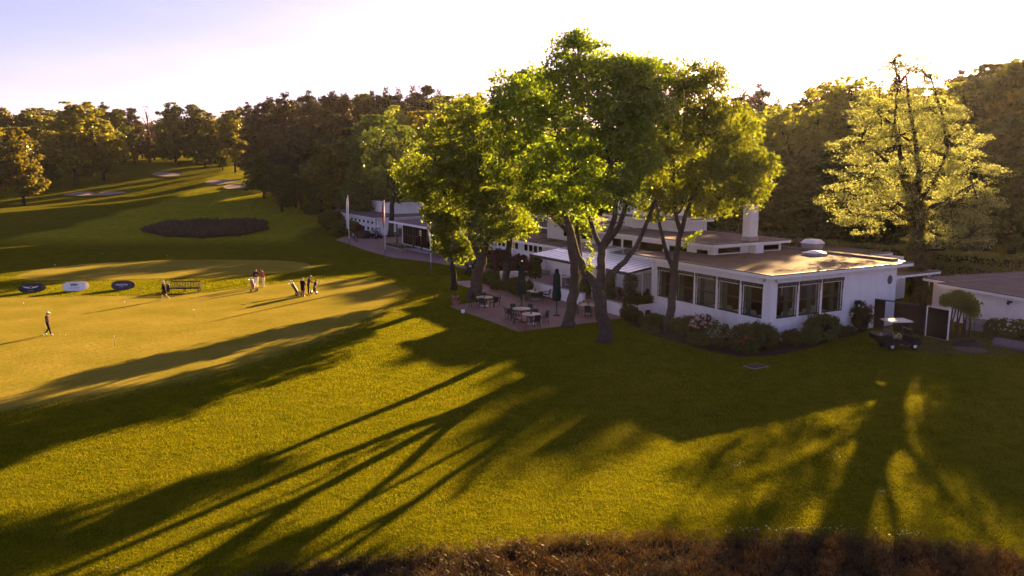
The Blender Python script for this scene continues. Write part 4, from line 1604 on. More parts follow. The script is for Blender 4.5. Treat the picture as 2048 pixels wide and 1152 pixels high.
for x in (-1.29, 1.29):
    MB().bar((x, .26, .44), (x, .40, .98), .07, .07, up=(1, 0, 0)).build('post', BENCHW, bn)
    m = MB()
    m.box(x - .04, x + .04, -.28, .30, .62, .66).box(x - .03, x + .03, -.26, -.19, .431, .62)
    m.build('armrest', BENCHW, bn)
for y in (-.2, .2):
    MB().box(-1.25, 1.25, y - .02, y + .02, .31, .398).build('apron', BENCHW, bn)
q = P(335, 583.5)
lb = thing('litter_bin', 'small dark bin beside the slatted bench', 'bin', q)
MB().lathe([(.17, 0), (.2, .05), (.22, .6), (.24, .62), (.24, .66), (.02, .72)], n=16).build('body', DARKGREY, lb)
MB().bar((.0, .1, 0), (0, .1, 1.0), .05, .05).build('post', DARKGREY, lb)


# ---------------- oval pop-up banners
def text_mesh(txt, size, material, parent, loc, rot, bold=0.0, spacing=1.0):
    cu = bpy.data.curves.new('lettering', 'FONT')
    cu.body = txt
    cu.size = size
    cu.align_x = 'CENTER'
    cu.align_y = 'CENTER'
    cu.offset = bold
    cu.space_character = spacing
    cu.extrude = 0.002
    t = bpy.data.objects.new('tmp', cu)
    COL.objects.link(t)
    me = bpy.data.meshes.new_from_object(t.evaluated_get(bpy.context.evaluated_depsgraph_get()))
    bpy.data.objects.remove(t)
    me.materials.clear()
    me.materials.append(material)
    o = bpy.data.objects.new('lettering', me)
    COL.objects.link(o)
    o.parent = parent
    o.location = loc
    o.rotation_euler = rot
    return o


def oval_banner(px, wid, hgt, material, rz, label):
    q = P(*px)
    o = thing('oval_banner', label, 'banner', q, rz, 'oval banners on the green edge')
    n = 36
    lean = R(16)

    def panel(sgn, name, x_off):
        m = MB()
        out, inn = [], []
        for k in range(n):
            a = 2 * math.pi * k / n
            ca, sa = math.cos(a), math.sin(a)
            x = wid / 2 * (abs(ca) ** .82) * (1 if ca > 0 else -1)
            z = hgt / 2 + hgt / 2 * (abs(sa) ** .82) * (1 if sa > 0 else -1)
            z = max(z, .03)
            bulge = 0.0
            y = -sgn * (math.cos(lean) * 0 + (hgt - z) * math.tan(lean))
            out.append((x + x_off, y - .012, z))
            inn.append((x + x_off, y + .012, z))
        m.add(out + inn, [tuple(range(n)), tuple(range(2 * n - 1, n - 1, -1))] + [(k, k + n, (k + 1) % n + n, (k + 1) % n) for k in range(n)])
        return m.build(name, material, o)
    fp = panel(1, 'front_panel', 0)
    panel(-1, 'rear_panel', wid * .09)
    m = MB()
    m.tube([(-wid * .28, -.02, hgt * .985), (0, -.03, hgt * 1.0), (wid * .32, .02, hgt * .985)], .018, 6)
    m.build('hinge_rod', DARKGREY, o)

    def at(x, z, lift=.02):
        return (x, -(hgt - z) * math.tan(lean) - .012 - lift, z)
    return o, at, (R(90) - lean, 0, 0)


BAN_BLACK = mat('banner_black', (0.010, 0.010, 0.016), 0.6)
BAN_WHITE = mat('banner_white', (0.80, 0.78, 0.84), 0.6)
BAN_PLUM = mat('banner_plum', (0.050, 0.026, 0.048), 0.6)
PRINT_W = mat('print_white', (0.72, 0.70, 0.74), 0.6)
PRINT_K = mat('print_black', (0.012, 0.012, 0.02), 0.6)
o, at, rot = oval_banner((63, 585), 1.98, .86, BAN_BLACK, R(20), 'black oval banner with a white winged emblem, leftmost of three')
em = MB()
lift = .016
for s in (-1, 1):
    prev = None
    rows = [((.10, .52), (.10, .40)), ((.22, .535), (.22, .42)), ((.40, .56), (.36, .45)), ((.60, .60), (.48, .47)), ((.66, .61), (.52, .50))]
    for (x1, z1), (x2, z2) in rows:
        cur = (at(s * x1, z1, lift), at(s * x2, z2, lift))
        if prev:
            em.add([prev[0], cur[0], cur[1], prev[1]], [(0, 1, 2, 3)])
        prev = cur
em.build('emblem_wing', PRINT_W, o)
em = MB()
ring = [(.115 * math.cos(t * math.pi / 10), .47 + .10 * math.sin(t * math.pi / 10)) for t in range(20)]
em.add([at(x, z, lift + .003) for x, z in ring], [tuple(range(20))])
em.build('emblem_badge', mat('badge_navy', (0.05, .05, .10), .5), o)
em = MB()
ring2 = [(.135 * math.cos(t * math.pi / 10), .47 + .12 * math.sin(t * math.pi / 10)) for t in range(20)]
em.add([at(x, z, lift + .002) for x, z in ring2] + [at(x, z, lift + .002) for x, z in ring], [(k, (k + 1) % 20, (k + 1) % 20 + 20, k + 20) for k in range(20)])
em.build('emblem_rim', PRINT_W, o)
text_mesh('GENESIS', .13, mat('print_grey', (0.35, 0.34, 0.38), .6), o, at(0, .20, .02), rot)
o, at, rot = oval_banner((150, 582), 1.95, .90, BAN_WHITE, R(20), 'white oval banner with bold black letters between two dark banners')
text_mesh('WH', .34, PRINT_K, o, at(-.02, .58, .02), rot, bold=.012, spacing=.9)
em = MB()
pr_ = [at(-.44 + .88 * k / 60, .32 + .018 * math.sin(k * 1.9) + .01 * math.sin(k * .7), .02) for k in range(61)]
em.tube(pr_, .008, 4)
em.build('script_line', PRINT_K, o)
o, at, rot = oval_banner((245, 579), 1.86, .84, BAN_PLUM, R(8), 'dark plum oval banner with white lettering, nearest the bench')
text_mesh('VREDESTEIN', .20, PRINT_W, o, at(0, .46, .02), rot, bold=.004)
em = MB()
em.tube([at(-.2, .29, .02), at(.2, .29, .02)], .012, 4)
em.build('underline', PRINT_W, o)


# ---------------- flagpoles
def flag_pole(px, h, label, cols, fl):
    q = P(*px)
    o = thing('flagpole', label, 'flagpole', q, 0, 'flagpoles along the path')
    MB().tube([(0, 0, 1.3), (0, 0, h * .6), (0, 0, h)], [.06, .05, .035], 10).build('pole', POLEW, o)
    MB().tube([(0, 0, 0), (0, 0, 1.3)], [.085, .08], 10).build('sleeve', mat('grey_sleeve', (0.10, .09, .10), .4), o)
    MB().ball((0, 0, h + .04), .07, .07, .06).build('finial', POLEW, o)
    # limp cloth hanging in folds
    m = MB()
    nu, nv = 8, 14
    vs, fs = [], []
    for j in range(nv + 1):
        t = j / nv
        for i in range(nu + 1):
            u = i / nu
            w_ = (.10 + .22 * min(1, t * 1.6)) * (1 - .35 * max(0, t - .7) / .3)
            x = -.06 - u * w_ - .05 * math.sin(t * 5 + u)
            y = .10 * math.sin(u * 9 + t * 2.5) * (.5 + t * .5)
            vs.append((x, y, h - .12 - t * fl - .25 * u * (1 - t)))
    for j in range(nv):
        for i in range(nu):
            a = j * (nu + 1) + i
            m.mi = min(len(cols) - 1, int(len(cols) * (i / nu * .55 + j / nv * .45)))
            m.add([vs[a], vs[a + 1], vs[a + nu + 2], vs[a + nu + 1]], [(0, 1, 2, 3)], True)
    m.build('flag', cols, o)


FR = mat('flag_red', (0.45, .04, .05), .85)
FW = mat('flag_white', (0.74, .72, .76), .85)
FB = mat('flag_blue', (0.05, .07, .22), .85)
FG = mat('flag_green', (0.03, .12, .08), .85)
flag_pole((699, 496), 7.2, 'white flagpole with limp white flag, farthest along the path', [FW, FW], 4.4)
flag_pole((771, 520), 7.15, 'white flagpole with limp red flag, middle of the three', [FR, FR, FW], 3.2)
flag_pole((862, 549), 6.6, 'white flagpole with limp red white and green flag beside the maples', [FR, FW, FG], 3.0)

# practice pins and balls on the green
for i, (x, y) in enumerate(((48.5, 622), (229.5, 692), (389, 636), (111, 541), (205, 517), (335, 522), (250, 620))):
    q = P(x, y, .006)
    w_ = ('left of the walking player', 'in the sunlit middle of the green', 'below the bench', 'on the far oval green', 'behind the dark plum banner', 'on the far green behind the bench', 'between player and bench')[i]
    o = thing('practice_pin', 'thin white topped practice pin ' + w_, 'golf pin', q, 0, 'practice pins on the greens')
    MB().tube([(0, 0, 0), (0, 0, .62)], .008, 6).build('rod', DARKGREY, o)
    MB().ball((0, 0, .64), .035, .035, .04, 8, 5).build('knob', POLEW, o)
for i, (x, y) in enumerate(((119, 670.5), (131, 670.5), (577, 598), (583, 596.5), (617, 674), (635, 590))):
    q = P(x, y, .006)
    w_ = ('closest to the walking player', 'second from the walking player', 'in front of the two golf bags', 'near the group with trolleys', 'alone on the lawn below the group', 'right of the dark golf bag')[i]
    m = MB()
    m.ball((0, 0, .024), .024, .024, .024, 10, 6)
    o = m.build('golf_ball', POLEW, None, q)
    tag(o, 'white golf ball ' + w_, 'golf ball', 'golf balls on the green')


# ================================================================== NEAR TREES
def near_tree(name, label, base_px, limbs, lumps, leaf, bark, seed, sprays=60, per=26, leaf_size=.24, spray_r=.55, flat=.8, group=None, depth=None, up=.35, shell=.45, twigs=True, z0=0.0, swell=1.0, sub=3):
    """limbs: ([(x, y, depth offset, radius) ...]) ; lumps: (x, y, rx_px, ry_px, depth offset, depth radius factor)"""
    rng = np.random.default_rng(seed)
    base = P(*base_px)
    d0 = depth or base.y
    o = thing(name, label, 'tree', base, 0, group)
    B = Vector(base)
    tr_ = MB(B)
    tips = []
    for L in limbs:
        pts = [PD(x, y, d0 + dd) for x, y, dd, r in L]
        rad = [r for *_, r in L]
        # refine with a little natural wobble
        fine_p, fine_r = [], []
        for i in range(len(pts) - 1):
            for t in range(3):
                u = t / 3
                wob = Vector(rng.normal(size=3)) * rad[i] * .12 if (i or t) else Vector((0, 0, 0))
                fine_p.append(pts[i].lerp(pts[i + 1], u) + wob)
                fine_r.append(rad[i] + (rad[i + 1] - rad[i]) * u)
        fine_p.append(pts[-1])
        fine_r.append(rad[-1])
        tr_.tube(fine_p, fine_r, 10)
        tips.append((pts, rad))
    first = limbs[0]
    r0 = first[0][3]
    for k in range(5):                           # root flare
        a = k * math.pi / 3 + rng.random()
        tr_.tube([B + Vector((math.cos(a) * r0 * 1.3, math.sin(a) * r0 * 1.3, -.08)), B + Vector((math.cos(a) * r0 * .9, math.sin(a) * r0 * .9, .18)), B + Vector((math.cos(a) * r0 * .45, math.sin(a) * r0 * .45, .9))], [r0 * .2, r0 * .34, r0 * .3], 7)
    L3 = []
    for x, y, rx, ry, dd, df in lumps:
        c = PD(x, y, d0 + dd)
        s = (d0 + dd) / F_PX
        L3.append(((c.x - B.x, c.y - B.y, c.z - B.z), rx * s * swell, rx * s * df * swell, ry * s * swell))
    big = list(L3)
    if sub:                                        # smaller boughs push out of every large lump
        for (c, rx, ry, rz) in big:
            for _ in range(sub):
                u = rng.normal(size=3)
                u[2] = u[2] * .8 + .15
                u /= np.linalg.norm(u)
                k = .34 + .2 * rng.random()
                L3.append(((c[0] + u[0] * rx * .8, c[1] + u[1] * ry * .8, c[2] + u[2] * rz * .8), rx * k, ry * k, rz * k * .9))
    pts, cents = crown_points(L3, rng, sprays * len(big) / len(L3), per, spray_r, flat, shell)
    L3 = big
    # branches from the limb ends into the sprays
    if twigs:
        nodes = []
        for pp, rr in tips:
            for q, r in zip(pp[len(pp) // 2:], rr[len(rr) // 2:]):
                nodes.append((q - B, r))
        for (c, rx, ry, rz) in L3:
            cv = Vector(c)
            q, r = min(nodes, key=lambda n_: (n_[0] - cv).length)
            mid = q.lerp(cv, .5) + Vector((0, 0, -.15 * (cv - q).length))
            tr_.tube([B + q, B + mid, B + cv], [max(.05, min(r * .6, .16)), .09, .05], 6)
            idx = rng.permutation(len(cents))
            loc = [Vector(cents[i]) for i in idx if (Vector(cents[i]) - cv).length < max(rx, rz) * 1.05][:14]
            for e in loc:
                m_ = cv.lerp(e, .5) + Vector((0, 0, .12 * (e - cv).length))
                tr_.tube([B + cv, B + m_, B + e], [.05, .03, .012], 5, cap=False)
    tr_.build('trunk', bark, o)
    ok = pts[:, 2] > 1.2
    link_mesh('crown', leaves_mesh(name + '_crown', pts[ok], leaf_size, leaf, rng, .8, up), o)
    return o


GM = 'maples around the patio'
near_tree('maple_tree', 'big forked maple before the terrace, its three limbs spreading above the lawn', (1212, 683),
          [[(1212, 686, 0, .52), (1209, 660, 0, .43), (1204, 620, 0, .40), (1197, 580, 0, .40), (1200, 560, 0, .36)],
           [(1198, 582, 0, .30), (1183, 560, .2, .27), (1165, 535, .4, .25), (1152, 505, .6, .23), (1143, 465, .8, .20), (1128, 420, 1, .16), (1110, 360, 1, .11)],
           [(1200, 565, 0, .30), (1203, 530, -.2, .27), (1204, 497, -.3, .25), (1216, 470, -.3, .20), (1228, 445, -.2, .18), (1232, 410, 0, .15), (1222, 340, 0, .11), (1205, 250, 0, .07)],
           [(1206, 495, -.3, .2), (1238, 452, -.8, .17), (1252, 412, -1.2, .15), (1275, 375, -1.5, .12), (1290, 320, -1.5, .08)],
           [(1203, 497, -.3, .17), (1186, 460, .6, .15), (1175, 420, 1.2, .13), (1172, 350, 1.4, .10), (1165, 240, 1.4, .06)],
           [(1203, 575, 0, .24), (1222, 548, -.4, .20), (1250, 522, -.8, .18), (1274, 492, -1.0, .16), (1292, 450, -1.2, .13), (1312, 400, -1.2, .10)]],
          [(1160, 120, 62, 40, 0, 1.0), (1205, 150, 70, 55, 0, 1.2), (1120, 185, 85, 65, .5, 1.1), (1195, 235, 100, 75, 0, 1.0), (1115, 275, 80, 65, .6, 1.1), (1260, 170, 60, 60, -1, 1.2),
           (1225, 325, 80, 60, -1.6, 1.0), (1145, 345, 80, 60, 1, 1.0), (1265, 250, 70, 70, -1.4, 1), (1170, 400, 55, 38, .5, 1.0), (1060, 205, 55, 50, 1, 1.0), (1155, 82, 32, 16, 0, 1.0), (1245, 392, 45, 30, -1.5, 1), (1290, 150, 48, 40, -.6, 1.1), (1290, 215, 50, 50, -1, 1.1)],
          LF_MAPLE, BARK, 101, sprays=57, per=52, leaf_size=.20, spray_r=.72, flat=.55, group=GM, swell=1.04)
near_tree('maple_tree', 'slim twin-stemmed maple right in front of the dining windows', (1337, 664),
          [[(1337, 666, 0, .36), (1340, 630, 0, .30), (1345, 580, 0, .28), (1348, 548, 0, .27), (1349, 530, 0, .24)],
           [(1347, 540, 0, .18), (1337, 515, .3, .16), (1328, 485, .5, .14), (1320, 450, .6, .12), (1310, 400, .8, .09)],
           [(1349, 538, 0, .22), (1354, 505, -.2, .20), (1361, 465, -.3, .18), (1352, 430, 0, .14), (1345, 370, .2, .1), (1335, 260, .2, .06)],
           [(1361, 468, -.3, .17), (1372, 425, -.6, .14), (1388, 390, -.9, .12), (1415, 330, -1.1, .08), (1440, 260, -1, .05)]],
          [(1310, 175, 60, 50, 0, 1.2), (1365, 165, 60, 45, 0, 1.2), (1420, 195, 60, 50, -.5, 1.1), (1330, 255, 75, 65, .3, 1.1), (1405, 270, 75, 60, -.6, 1.1), (1455, 275, 55, 65, -.8, 1.1),
           (1350, 345, 75, 55, .3, 1), (1430, 355, 75, 50, -.8, 1.1), (1495, 335, 48, 50, -.8, 1.1), (1310, 410, 42, 35, .7, 1), (1500, 385, 36, 32, -.9, 1.0), (1370, 405, 60, 32, 0, 1), (1522, 330, 28, 35, -.8, 1), (1440, 400, 55, 28, -.9, 1)],
          LF_MAPLE, BARK, 102, sprays=53, per=52, leaf_size=.20, spray_r=.72, flat=.55, group=GM, swell=1.05)
near_tree('maple_tree', 'leaning two-trunked maple at the patio corner beside the free parasol', (1138, 654),
          [[(1137, 656, 0, .44), (1140, 630, 0, .38), (1146, 585, 0, .37), (1150, 550, 0, .33), (1146, 520, 0, .27), (1140, 490, 0, .22), (1137, 450, 0, .18), (1115, 390, 0, .13), (1090, 330, 0, .08)],
           [(1148, 580, 0, .25), (1158, 545, .8, .22), (1160, 510, 1.1, .20), (1156, 470, 1.3, .17), (1150, 420, 1.3, .13), (1140, 360, 1.3, .08)],
           [(1137, 465, 0, .15), (1100, 430, .5, .11), (1070, 390, .8, .08)]],
          [(1022, 185, 46, 40, 1.5, 1.1), (1035, 255, 60, 58, 1.5, 1.1), (1045, 325, 68, 55, 1.5, 1.1), (1075, 180, 48, 45, 1.2, 1.1), (1075, 385, 55, 40, 1, 1.1), (1120, 420, 48, 32, .6, 1.1), (1000, 215, 28, 25, 1.5, 1), (1160, 440, 35, 25, 1, 1)],
          LF_MAPLE, BARK, 103, sprays=62, per=52, leaf_size=.20, spray_r=.72, flat=.55, group=GM, swell=.98)
near_tree('maple_tree', 'thick forked maple in the grass wedge by the patio table', (950, 595),
          [[(951, 597, 0, .62), (951, 575, 0, .52), (955, 550, 0, .49), (962, 525, 0, .46), (962, 512, 0, .42)],
           [(960, 520, 0, .26), (950, 498, .5, .24), (942, 470, .8, .2), (930, 430, 1.0, .15), (905, 370, 1, .1)],
           [(963, 518, 0, .32), (974, 485, -.3, .28), (982, 450, -.5, .22), (985, 410, -.5, .18), (965, 340, -.3, .12), (940, 260, 0, .07)],
           [(983, 450, -.5, .16), (1005, 420, -.9, .12), (1020, 380, -1, .08)]],
          [(935, 230, 50, 35, 0, 1.1), (895, 270, 50, 40, .5, 1.1), (965, 275, 50, 45, -.3, 1.1), (870, 325, 55, 42, 1, 1.1), (930, 330, 60, 50, 0, 1), (840, 365, 45, 32, 1.2, 1.1), (985, 345, 55, 50, -.6, 1.1),
           (890, 390, 55, 35, 1, 1.1), (1000, 410, 55, 42, -.8, 1.1), (1025, 455, 42, 35, -1, 1.0), (950, 410, 50, 38, 0, 1), (815, 345, 22, 25, 1.3, 1), (960, 462, 40, 30, -.5, 1)],
          LF_MAPLE, BARK, 104, sprays=46, per=50, leaf_size=.24, spray_r=.8, flat=.55, group=GM, swell=.98)
near_tree('maple_tree', 'straight single-stem maple growing from the terrace wall bed', (1009, 577),
          [[(1009, 578, 0, .40), (1012, 550, 0, .34), (1017, 515, 0, .32), (1021, 480, 0, .28), (1024, 440, 0, .22), (1025, 380, 0, .14), (1020, 300, 0, .08)]],
          [(1015, 300, 45, 50, 1, 1.1), (1040, 380, 40, 45, 0, 1.1), (1045, 440, 30, 28, 0, 1), (995, 455, 32, 25, 0, 1)],
          LF_MAPLE, BARK, 105, sprays=40, per=50, leaf_size=.24, spray_r=.8, flat=.55, group=GM, swell=1.0)
near_tree('maple_tree', 'thin dark straight maple on the lawn beside the blue golf cart', (908, 580),
          [[(909, 581, 0, .30), (907, 550, 0, .26), (905, 510, 0, .25), (903, 470, 0, .22), (900, 420, 0, .16), (895, 350, 0, .08)]],
          [(895, 440, 38, 34, 0, 1.1), (900, 490, 32, 28, 0, 1.1), (925, 500, 26, 24, -.5, 1), (880, 470, 22, 18, 0, 1), (872, 420, 28, 25, 0, 1)],
          LF_MAPLE, BARK_D, 106, sprays=60, per=24, leaf_size=.28, spray_r=.6, group=GM)
# young shoots on the forks of the big maple and of the slim one
rng = np.random.default_rng(77)
maples = [o for o in bpy.data.objects if o.name.startswith('maple_tree')]
for o, d_, spots in ((maples[0], 51.1, ((1180, 470), (1178, 488), (1186, 505), (1176, 520), (1183, 535), (1172, 540))), (maples[1], 54.0, ((1368, 492), (1374, 484), (1382, 478), (1390, 470), (1398, 466)))):
    base = o.location
    pp = []
    for x, y in spots:
        c = np.array(PD(x, y, d_) - base)
        pp.append(c + rng.normal(size=(26, 3)) * .13)
    link_mesh('leaves', leaves_mesh('young_shoot', np.concatenate(pp), .17, LF_MAPLE, rng, .8, .3), o)
    m = MB()
    m.tube([PD(x, y, d_) - base for x, y in spots], .015, 5)
    m.build('shoot_twig', BARK, o)

bt = near_tree('beech_tree', 'pale golden beech with ivy clad trunk between dining wing and annex', (1838, 613),
          [[(1838, 616, 0, .62), (1838, 570, 0, .52), (1836, 500, 0, .48), (1834, 440, 0, .42), (1832, 390, 0, .34)],
           [(1832, 400, 0, .26), (1815, 360, .4, .22), (1800, 310, .8, .17), (1790, 250, 1, .12), (1795, 180, 1, .07), (1790, 115, 1, .03)],
           [(1832, 395, 0, .28), (1838, 340, -.3, .22), (1832, 280, -.3, .17), (1820, 220, 0, .12), (1812, 150, 0, .06)],
           [(1834, 410, 0, .2), (1870, 360, -.8, .16), (1895, 300, -1.2, .12), (1885, 230, -1.2, .08), (1860, 150, -1, .04)],
           [(1834, 430, 0, .18), (1780, 395, 1.5, .14), (1730, 370, 2.2, .1), (1680, 380, 2.5, .06)],
           [(1835, 430, 0, .18), (1890, 400, -1.5, .14), (1945, 370, -2, .1), (1990, 340, -2.2, .05)],
           [(1826, 370, 0, .16), (1770, 320, .8, .12), (1725, 285, 1.2, .08)]],
          [(1800, 165, 48, 55, 0, 1.2), (1760, 220, 55, 50, .8, 1.2), (1850, 215, 65, 60, -.6, 1.2), (1800, 270, 75, 55, 0, 1.2), (1720, 285, 55, 45, 1.2, 1.2), (1900, 280, 65, 55, -1.2, 1.2),
           (1745, 350, 75, 45, 1.2, 1.2), (1840, 345, 85, 55, 0, 1.2), (1940, 340, 55, 45, -2, 1.1), (1690, 400, 55, 32, 2, 1.1), (1780, 420, 80, 38, .8, 1.1), (1900, 410, 80, 45, -1, 1.1),
           (1965, 410, 40, 38, -2, 1.1), (1940, 470, 50, 38, -1.6, 1), (1720, 445, 55, 25, 1.5, 1), (1870, 470, 55, 30, 0, 1), (1785, 125, 18, 28, 0, 1), (1850, 150, 22, 28, -.4, 1), (1985, 345, 22, 18, -2, 1)],
          LF_BEECH, BARK_D, 107, sprays=42, per=54, leaf_size=.13, spray_r=.74, flat=.34, group=None, up=.7, shell=.15)


def ivy_on(parent, path, rad, n, seed, size=.16, name='ivy', material=None):
    rng = np.random.default_rng(seed)
    path = [np.array(q) for q in path]
    t = rng.random(n) * (len(path) - 1)
    i = np.minimum(t.astype(int), len(path) - 2)
    u = (t - i)[:, None]
    pa = np.array(path)
    c = pa[i] * (1 - u) + pa[i + 1] * u
    a = rng.random(n) * 2 * math.pi
    r = rad * (0.75 + .5 * rng.random(n)) * (1 + .25 * np.sin(t * 5))
    nrm = np.stack([np.cos(a), np.sin(a), np.full(n, .3)], 1)
    p = c + nrm * r[:, None]
    return link_mesh(name, leaves_mesh(name, p, size, material or LF_IVY, rng, .9, 0, nrm), parent)


bb = P(1838, 613)
ivy_on(bt, [(0, 0, 0), (PD(1838, 560, bb.y) - bb), (PD(1835, 480, bb.y) - bb), (PD(1833, 420, bb.y) - bb), (PD(1820, 360, bb.y) - bb)], .62, 5200, 9, .2)


# ivy columns on the terrace posts
def ivy_column(a, b, z0, z1, rad, label, seed):
    o = thing('ivy_column', label, 'ivy', W(a, b, z0), 0, 'ivy columns along the terrace')
    MB().tube([(0, 0, 0), (0, 0, z1 - z0)], .07, 6).build('stem', BARK_D, o)
    ivy_on(o, [(0, 0, 0), (0.03, 0, (z1 - z0) * .5), (0, 0, z1 - z0)], rad, 1500, seed, .13, 'foliage', LF_SHRUB)


ivy_column(-1.95, 26.2, 1.1, 3.1, .42, 'broad hanging ivy column at the left end of the canopy', 21)
ivy_column(-2.0, 18.1, .7, 3.0, .36, 'ivy column left of the terrace steps behind the leaning maple', 22)
ivy_column(-2.2, 14.6, .7, 3.0, .42, 'ivy column right of the terrace steps behind the big maple', 23)
ivy_column(-1.95, 12.1, .3, 3.05, .40, 'ivy column on the corner beside the planter', 24)


# ================================================================== SHRUBS
def shrub(px, h, w, leaf, label, seed, blossom=None, nb=20, name='shrub', z=.03, dens=1.0, core=True, size=.13, group=None, squash=1.0, bsize=.12):
    rng = np.random.default_rng(seed)
    q = P(px[0], px[1], z)
    o = thing(name, label, 'shrub', q, 0, group)
    k = int(34 * dens * max(.6, w))
    lum = [((0, 0, h * .55), w * .5, w * .5 * squash, h * .48)]
    for i in range(4):
        a = rng.random() * 6.28
        lum.append(((math.cos(a) * w * .24, math.sin(a) * w * .24, h * (.35 + .3 * rng.random())), w * .3, w * .3, h * .34))
    p, c = crown_points(lum, rng, k, 22, .17, 1.0, .5)
    p = p[p[:, 2] > .01]
    link_mesh('foliage', leaves_mesh('shrub_foliage', p, size, leaf, rng, .7, .5), o)
    m = MB()
    for i in range(9):
        a = rng.random() * 6.28
        e = Vector((math.cos(a) * w * .33, math.sin(a) * w * .33, h * (.5 + .35 * rng.random())))
        m.tube([(e.x * .1, e.y * .1, -.02), (e.x * .55, e.y * .55, e.z * .5), e], [.03, .022, .01], 5)
    m.build('stem', BARK_D, o)
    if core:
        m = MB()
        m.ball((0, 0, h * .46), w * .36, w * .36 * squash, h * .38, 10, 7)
        m.build('inner_twigs', mat('shrub_core', (0.012, 0.014, 0.006), 1.0), o)  # solid dark filler added so the shrub reads opaque
    if blossom:
        d = in_ball(nb, rng, .98)
        d[:, 2] = np.abs(d[:, 2])
        d[:, 1] = -np.abs(d[:, 1]) * .9
        p = d * np.array([w * .5, w * .5 * squash, h * .5]) + np.array([0, 0, h * .52])
        pp = np.repeat(p, 7, 0) + rng.normal(size=(nb * 7, 3)) * .035
        link_mesh('blossom', leaves_mesh('shrub_blossom', pp, bsize, blossom, rng, .8, .2), o)
    return o


GS = 'shrubs at the foot of the dining wing'
shrub((1262, 641), 1.0, 1.6, LF_SHRUB, 'loose green shrub at the planter corner beside the brick patio', 31, group=GS)
shrub((1305, 652), .8, 1.9, LF_SHRUB, 'low green shrub under the planter grille', 32, group=GS)
shrub((1300, 664), .35, 1.2, LF_LIGHTSH, 'low bright plant at the front bed edge left of the slim maple', 33, group=GS, core=False)
shrub((1370, 668), 1.15, 2.0, LF_SHRUB, 'dark round shrub just right of the slim maple trunk', 34, group=GS)
shrub((1405, 673), 1.45, 1.9, LF_RED, 'airy reddish shrub with pale blossom under the front windows', 35, LF_WHITE, 60, group=GS, core=False, dens=.55)
shrub((1440, 694), 1.45, 1.7, LF_SHRUB, 'round clipped shrub speckled with pale yellow blossom', 36, LF_WHITE, 90, group=GS, bsize=.06)
shrub((1508, 696), 1.6, 2.9, LF_SHRUB, 'large dome of dark green shrub at the building corner', 37, group=GS, dens=1.6, size=.10)
shrub((1490, 706), 1.0, 1.5, LF_SHRUB, 'low dark shrub with red blossom before the corner dome', 38, LF_REDFL, 16, group=GS)
shrub((1400, 690), .75, 1.4, LF_SHRUB, 'low dark leafy shrub at the front of the bed', 39, group=GS)
shrub((1587, 690), .95, 1.5, LF_SHRUB, 'small airy shrub under the first side window', 40, group=GS, core=False, dens=.7)
shrub((1643, 682), 1.75, 2.2, LF_SHRUB, 'tall rounded shrub with yellowish leaves between the side windows', 41, group=GS)
shrub((1618, 690), 1.1, 1.3, LF_SHRUB, 'smaller shrub leaning on the tall rounded one', 42, group=GS)
shrub((1690, 668), .45, 1.2, LF_SHRUB, 'low ground shrub before the blank end of the side wall', 43, group=GS)
shrub((1719, 662), 2.1, 1.7, LF_SHRUB, 'tall white flowering shrub at the start of the dark fence', 44, LF_WHITE, 14, group=GS)
GG = 'shrubs under the gallery windows'
for i, (x, y, h, w, lf, d) in enumerate((
        (922, 517, 1.7, 2.0, LF_LIGHTSH, 'bright green shrub nearest the entrance under the gallery wall'),
        (935, 520, 2.3, 2.2, LF_RED, 'dark red shrub second from the entrance'),
        (950, 526, 1.5, 1.8, LF_LIGHTSH, 'yellow green shrub behind the blue cart'),
        (968, 531, 2.4, 2.0, LF_RED, 'dark red shrub behind the thick forked maple'),
        (980, 535, 1.4, 1.8, LF_LIGHTSH, 'fresh green shrub right of the forked maple'),
        (1001, 541, 2.4, 2.1, LF_RED, 'cone shaped dark red shrub left of the straight maple'),
        (1026, 546, 1.4, 2.0, LF_RED, 'low dark red shrub right of the straight maple'),
        (1040, 549, 2.1, 2.0, LF_RED, 'dark red shrub behind the middle parasol'),
        (1068, 556, 1.9, 1.4, LF_RED, 'slim dark red shrub beside the ivy column'))):
    shrub((x, y), h, w, lf, d, 50 + i, group=GG, size=.16)
GB = 'shrubs in the terrace bed'
for i, (x, y, h, w, lf, fl, d) in enumerate((
        (975, 567, 1.0, 1.8, LF_LIGHTSH, None, 'pale green shrub at the tip of the terrace bed'),
        (986, 566, 1.2, 1.8, LF_SHRUB, None, 'dark shrub before the end of the terrace wall'),
        (1000, 578, .8, 1.8, LF_SHRUB, None, 'low shrub left of the straight maple base'),
        (1022, 582, .8, 1.6, LF_SHRUB, None, 'low shrub right of the straight maple base'),
        (1029, 579, 1.1, 1.3, LF_SHRUB, LF_REDFL, 'shrub with one cluster of crimson blossom by the parasol'),
        (1050, 589, 1.3, 1.3, LF_SHRUB, None, 'dark glossy shrub between parasol and terrace wall'),
        (1038, 590, .7, 1.6, LF_SHRUB, None, 'low shrub at the near tip of the terrace bed'))):
    shrub((x, y), h, w, lf, d, 70 + i, fl, 10, group=GB, z=.045)
q0, q1 = P(942, 562, .04), P(1034, 591, .04)
o = thing('bed_kerb', 'low brick kerb along the terrace bed', 'kerb', q0)
n = 46
for k in range(n):
    p, r = q0.lerp(q1, k / n), q0.lerp(q1, (k + .92) / n)
    MB(q0).bar(p + Vector((0, 0, .05)), r + Vector((0, 0, .05)), .12, .13).build('kerb_brick', TERRA, o)
